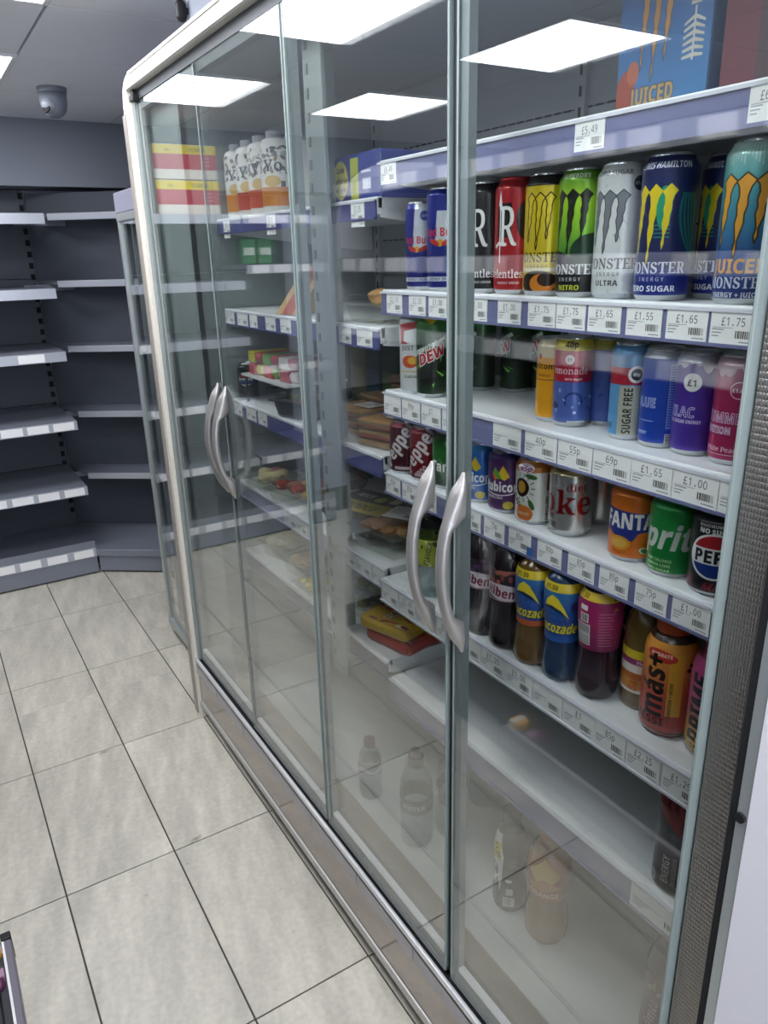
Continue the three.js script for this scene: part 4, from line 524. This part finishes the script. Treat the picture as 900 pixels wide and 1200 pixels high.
function foodTray(label, pos, [w, h, d], ry, tubMat, foods, lab, o = {}) {
  const t = thing('food_tray', label, 'food tray', [pos[0], pos[1] + 0.0006, pos[2]], ry);
  mesh('tray', tub(w, d, h * 0.75), tubMat, t); mesh('rim', rim(w, d, h * 0.75), tubMat, t);
  for (const [c, n, s] of foods) mesh('filling', lumps(n, w * 0.9, d * 0.9, h * 0.72, s), std(c, 0.6), t);
  if (!o.open) mesh('lid_film', tub(w * 0.97, d * 0.97, h * 0.4, 1.02).translate(0, h * 0.66, 0), film, t);
  if (lab) { const l = mesh('label', new THREE.BoxGeometry(lab[0], 0.0012, lab[1]), lab[2], t); l.position.set(lab[3] || 0, h * 1.22, lab[4] || 0); l.rotation.y = lab[5] || 0; }
  return t;
}
const wlab = std(0xffffff, 0.5, 0, { map: canvas(128, 96, (x, W, H) => { R(x, '#e3e2dc', 0, 0, W, H); for (let k = 0; k < 6; k++) R(x, '#6a6a66', 10, 10 + k * 10, 70 - (k * 17 % 30), 3); bars(x, 70, 56, 50, 34); }) });
const ylab = std(0xffffff, 0.5, 0, { map: canvas(256, 160, (x, W, H) => { R(x, '#1f211d', 0, 0, W, H); R(x, '#c3b02b', 0, 84, W, 76); T(x, 'NOODLE', 110, 122, 46, '#23231a', { it: 1 }); E(x, '#a9b93a', 150, 50, 22, 22); T(x, 'RICE', 70, 40, 34, '#e3e0c8', { it: 1 }); R(x, '#d8d0b0', 190, 20, 40, 40); }) });
// top-left wedge sandwich, pastry box
{
  const s = thing('sandwich_pack', 'triangular sandwich wedge in clear wrap tilted on the second left shelf', 'sandwich', [0.19, Y.L2 + 0.002, -1.765], 0.5);
  const tri = new THREE.Shape(); tri.moveTo(-0.07, 0); tri.lineTo(0.06, 0); tri.lineTo(0.06, 0.105); tri.closePath();
  const ex = (d, z) => new THREE.ExtrudeGeometry(tri, { depth: d, bevelEnabled: true, bevelSize: 0.002, bevelThickness: 0.002, bevelSegments: 2 }).translate(0, 0.002, z);
  mesh('bread', [ex(0.014, -0.034), ex(0.014, 0.016)], std(0xc9a878, 0.85), s); mesh('filling', ex(0.03, -0.016), std(0xb0584a, 0.7), s); mesh('wrap', ex(0.078, -0.04).scale(1.06, 1.05, 1), film, s);
  mesh('card_back', bx(0.064, 0.067, 0, 0.115, -0.045, 0.045), M.black, s);
}
foodTray('clear box of filled pastries on the second left shelf next to the energy cans', [0.2, Y.L2, -1.37], [0.14, 0.055, 0.15], 0.15, clearTub, [[0xb98d55, 6, 0.028], [0x8c6a3c, 4, 0.02]]);
// third left shelf
foodTray('black salad bowl with clear domed lid on the third left shelf', [0.175, Y.L3, -1.74], [0.13, 0.06, 0.14], 0.3, blackTub, [[0x5e6b2f, 6, 0.018], [0x8a4a3a, 4, 0.015], [0xb09a5c, 4, 0.014]]);
foodTray('low black sushi tray at the back of the third left shelf', [0.27, Y.L3, -1.95], [0.14, 0.04, 0.2], 0, blackTub, [[0x6a4236, 5, 0.016], [0x2f3326, 5, 0.015]]);
{
  const cs = [[0xc9c43a, 0xc2545c], [0x6b9e4a, 0xb8404e], [0xd6d0cc, 0xb4636e]];
  for (let k = 0; k < 3; k++) for (let j = 0; j < 2; j++) {
    const t = thing('snack_pack', ['yellow and pink', 'green and red', 'white and pink'][k] + ' snack pack in the ' + ['lower', 'upper'][j] + ' layer of the stack above the sushi tray', 'snack pack', [0.19 + k * 0.004, Y.L3 + 0.083 + j * 0.034, -2.0 + k * 0.095], 0.05 * (k - j));
    mesh('packet', tub(0.11, 0.09, 0.028, 0.94), std(cs[k][j ? 1 : 0], 0.4), t); mesh('sleeve', bx(-0.0565, 0.0565, 0.0, 0.0292, -0.028, 0.02, 0.002), std(cs[k][j ? 0 : 1], 0.4), t);
  }
  const r = thing('wire_riser', 'small clear riser shelf carrying the stacked snack packs', 'riser', [0.2, Y.L3, -1.905]);
  mesh('platform', bx(-0.08, 0.1, 0.076, 0.082, -0.15, 0.15), M.whiteShelf, r); for (const z of [-0.14, 0.14]) for (const x of [-0.07, 0.09]) mesh('leg', bx(x - 0.003, x + 0.003, 0, 0.076, z - 0.003, z + 0.003), M.black, r);
}
makeCan('std', 0.15, Y.L3, -2.085, 0.03, 0.105, (x, W, H) => { R(x, '#1a1c22', 0, 0, W, H); E(x, '#e6e6e6', 256, 120, 60, 54); R(x, '#a9323a', 205, 80, 104, 32); R(x, '#2a4590', 205, 128, 104, 32); }, 'black cola can at the far left end of the third left shelf');
function sandwichBox(label, x, y, z, ry) {
  const t = thing('sandwich_pack', label, 'sandwich', [x, y + 0.0006, z], ry);
  mesh('tray', tub(0.12, 0.15, 0.055, 0.9), clearTub, t); mesh('rim', rim(0.12, 0.15, 0.055), clearTub, t);
  [[0x94714c, 0.004], [0x843428, 0.018], [0xa6865c, 0.026], [0x7d3c2c, 0.04], [0x9a754a, 0.047]].forEach(([c, h], i) => { const g = new RoundedBoxGeometry(0.098 + 0.004 * (i & 1), i & 1 ? 0.009 : 0.014, 0.126 + 0.006 * (i & 1), 3, 0.004), p = g.attributes.position; for (let k = 0; k < p.count; k++) p.setY(k, p.getY(k) + 0.003 * noise.noise(p.getX(k) * 40 + i * 3, p.getZ(k) * 40, i)); g.computeVertexNormals(); g.translate(0.002 * (i % 3 - 1), h + 0.005, 0.003 * (i % 2)); mesh(i & 1 ? 'filling' : 'bread', g, std(c, 0.75), t); });
  const l = mesh('label', new THREE.BoxGeometry(0.05, 0.0012, 0.06), wlab, t); l.position.set(0.01, 0.0625, 0.02);
}
sandwichBox('packed sandwich in clear box at the right end of the third left shelf', 0.185, Y.L3, -1.345, 0.25);
sandwichBox('packed sandwich half behind the inner pillar on the third left shelf', 0.2, Y.L3, -1.51, 0.1);
sandwichBox('packed sandwich behind the front one on the third left shelf', 0.335, Y.L3, -1.44, 0.05);
sandwichBox('packed sandwich stacked on top of the rear one on the third left shelf', 0.335, Y.L3 + 0.064, -1.45, 0.12);
sandwichBox('packed sandwich far back beside the dark ready meal sleeves', 0.33, Y.L3, -1.6, -0.05);
// dark ready meals stacked at the back between the second and third shelves
[0x2b4a3a, 0x24384a, 0x7c7a2c, 0x3a3440].forEach((c, k) => { const t = thing('ready_meal_pack', ['dark green', 'dark blue', 'olive yellow', 'dark grey'][k] + ' ready meal sleeve standing in shade at the back of the third left shelf', 'ready meal', [0.4, Y.L3 + 0.0006, -1.67 - k * 0.085]); mesh('sleeve', new RoundedBoxGeometry(0.04, 0.2, 0.078, 2, 0.004).translate(0, 0.1, 0), std(c, 0.5), t); mesh('print_band', bx(-0.0207, -0.02, 0.04, 0.1, -0.034, 0.034), std([0x5f7f4a, 0x3d5f74, 0x9a933a, 0x5c4a3a][k], 0.5), t); });
// fourth left shelf
foodTray('takeaway tub of brown stew with white label at the fourth left shelf edge', [0.19, Y.L4, -1.365], [0.13, 0.075, 0.16], 0.12, clearTub, [[0x8a6238, 12, 0.022], [0xa98350, 6, 0.018]], [0.085, 0.075, wlab, 0.01, 0.035, -1.2]);
foodTray('black noodle tray with yellow and black sleeve behind the stew tub', [0.225, Y.L4, -1.53], [0.16, 0.05, 0.2], 0.15, blackTub, [[0xb5992f, 5, 0.016]], [0.18, 0.15, ylab, 0, 0, -1.4]);
foodTray('second black noodle tray further back on the fourth left shelf', [0.38, Y.L4, -1.45], [0.16, 0.05, 0.18], 0.1, blackTub, [[0x7c6a2a, 5, 0.02]], [0.16, 0.14, ylab, 0, 0, -1.3]);
foodTray('meat and cheese platter with red and yellow pieces on the fourth left shelf', [0.18, Y.L4, -1.79], [0.14, 0.05, 0.2], 0.2, clearTub, [[0xa8483a, 7, 0.022], [0xc9a84a, 6, 0.02], [0xb98a72, 5, 0.02]]);
foodTray('pink and cream snack platter left of the meat platter', [0.16, Y.L4, -2.0], [0.12, 0.045, 0.14], 0.1, clearTub, [[0xb87a88, 5, 0.02], [0xd6c79a, 5, 0.022]]);
foodTray('dark green salad tray deeper on the fourth left shelf', [0.32, Y.L4, -1.88], [0.13, 0.05, 0.18], 0, blackTub, [[0x4d5c38, 7, 0.02], [0x8a4a36, 3, 0.015]]);
// fifth left shelf
foodTray('clear salad pot with pale leaves on the fifth left shelf', [0.2, Y.L5, -1.98], [0.12, 0.07, 0.14], 0.3, clearTub, [[0xa9a878, 8, 0.024]]);
foodTray('clear tub of pale noodles on the fifth left shelf', [0.19, Y.L5, -1.82], [0.12, 0.06, 0.12], 0.1, clearTub, [[0xb79c6a, 7, 0.024]]);
foodTray('low tub of yellow sweetcorn on the fifth left shelf by the door edge', [0.15, Y.L5, -1.69], [0.1, 0.035, 0.11], 0, clearTub, [[0xd2bd5c, 14, 0.012]]);
const veg = foodTray('lower clear vegetable tub at the left of the cheese packs', [0.22, Y.L5, -1.47], [0.12, 0.05, 0.13], 0.25, clearTub, [[0x8d8a4a, 6, 0.02], [0x4a4a6a, 3, 0.014]]);
{ const c = veg.clone(); c.name = numbered('food_tray'); scene.add(c); c.position.set(0.222, Y.L5 + 0.0574, -1.468); c.userData = { label: 'upper clear vegetable tub stacked on another beside the cheese packs', category: 'food tray' }; }
const packMat = (a, b, t) => std(0xffffff, 0.4, 0, { map: canvas(256, 160, (x, W, H) => { R(x, a, 0, 0, W, H); R(x, b, 140, 0, 116, H); for (let k = 0; k < 18; k++) E(x, ['#d9c04a', '#7a1f4a', '#e6dcc0', '#b52f3a'][k % 4], rr(0, W), rr(0, H), rr(6, 26), rr(4, 14), rnd() * 3); T(x, t, 96, 70, 40, '#f3ead0', { st: '#6a1d1d', lw: 5 }); }) });
[[0.19, 0, -1.345, 0.3, '#d0ab34', '#a01f3a', 'TACO', 'yellow and red dinner kit pack on top of the pile on the fifth left shelf', 1], [0.2, 0, -1.335, 0.22, '#b8432f', '#c99a3a', 'KIT', 'orange and red dinner kit pack at the bottom of the pile', 0], [0.34, 0, -1.36, 0.1, '#7d2038', '#a33a3a', 'DELI', 'dark red deli pack behind the dinner kit pile', 0]].forEach(([x, , z, ry, a, b, t, l, j]) => {
  const p = thing('food_pack', l, 'food pack', [x, Y.L5 + 0.0006 + j * 0.033, z], ry);
  mesh('packet', tub(0.13, 0.15, 0.032, 0.95), std(new THREE.Color(a), 0.4), p); mesh('printed_top', new THREE.BoxGeometry(0.12, 0.0012, 0.14).translate(0, 0.0326, 0), packMat(a, b, t), p);
});
// odds and ends at the back of the sixth shelf
foodTray('torn brown snack tray far back on the lowest shelf', [0.42, Y.R6, -1.1], [0.12, 0.04, 0.2], 0.2, blackTub, [[0x6a5240, 6, 0.022], [0x8c5a48, 3, 0.018]]);
foodTray('dark blue-green ready meal tray at the back of the lowest shelf', [0.45, Y.R6, -0.86], [0.14, 0.05, 0.24], -0.1, blackTub, [[0x35506a, 6, 0.022], [0x3c5a4a, 5, 0.02]]);
{ const b = thing('mirrored_spot', 'small pale orange lump standing in for a mirrored packet, left on the lowest shelf', 'bread', [0.33, Y.R6 + 0.001, -1.1]); mesh('orange_lump', lumps(3, 0.05, 0.06, 0.008, 0.014), std(0xd9a47a, 0.7), b); }  // orange lump stands in for a packet mirrored in the door glass

// ---------------------------------------------------------------- goods on the grey shelving, seen only mirrored in the doors or at the picture's edge
for (let k = 0; k < 2; k++) {
  const band = std(0xffffff, 0.55, 0, { map: canvas(256, 128, (x, W, H) => { R(x, '#d9d3c4', 0, 0, W, H); R(x, '#e0cb2c', 0, 0, W, 34); R(x, '#b32a45', 0, 34, W, 58); T(x, '6 PACK', 80, 18, 22, '#5a5228'); T(x, 'x6', 200, 18, 20, '#5a5228'); for (let j = 0; j < 3; j++) R(x, '#d98a98', 26, 46 + j * 14, 50 - j * 8, 4); }) });
  const c = thing('multipack_carton', ['lower', 'upper'][k] + ' red, yellow and white multipack carton on grey shelving, mirrored in the left door', 'carton', [-0.7, 1.843 + k * 0.168, -4.24]);
  mesh('box', bx(-0.17, 0.17, 0, 0.165, -0.12, 0.12, 0.004), std(0xd9d3c4, 0.6), c); mesh('printed_front', bx(-0.169, 0.169, 0.003, 0.162, 0.12, 0.1212), band, c);
}
for (let k = 0; k < 2; k++) { const c = thing('snack_pack', 'green snack pouch pack on the second grey shelf, ' + ['nearer', 'farther from'][k] + ' the middle upright', 'snack pack', [-1.03 - k * 0.1, 1.584, -4.2], 0); mesh('packet', tub(0.095, 0.08, 0.14, 0.9), std(0x1f7a3a, 0.4), c); mesh('print_band', bx(-0.03, 0.03, 0.05, 0.09, 0.038, 0.0415), std(0xc9d6c4, 0.5), c); }
{
  const p = thing('snack_pack', 'yellow and purple snack packet at the end of the gondola base shelf, lower left corner', 'snack pack', [-0.79, 0.1206, -1.57], 0.1);
  mesh('packet', tub(0.06, 0.05, 0.045, 0.95), std(0xe0a52c, 0.4), p); mesh('print_band', bx(-0.02, 0.031, 0.01, 0.0457, -0.008, 0.01), std(0xe8e2d6, 0.5), p);
  const q = thing('snack_pack', 'magenta snack packet beside the yellow one on the gondola base shelf', 'snack pack', [-0.79, 0.1206, -1.49], 0);
  mesh('packet', tub(0.06, 0.06, 0.035, 0.95), std(0x5a2246, 0.4), q); mesh('print_band', bx(-0.01, 0.03, 0.01, 0.0357, -0.015, 0.008), std(0xa9839c, 0.5), q);
}
renderer.render(scene, camera);
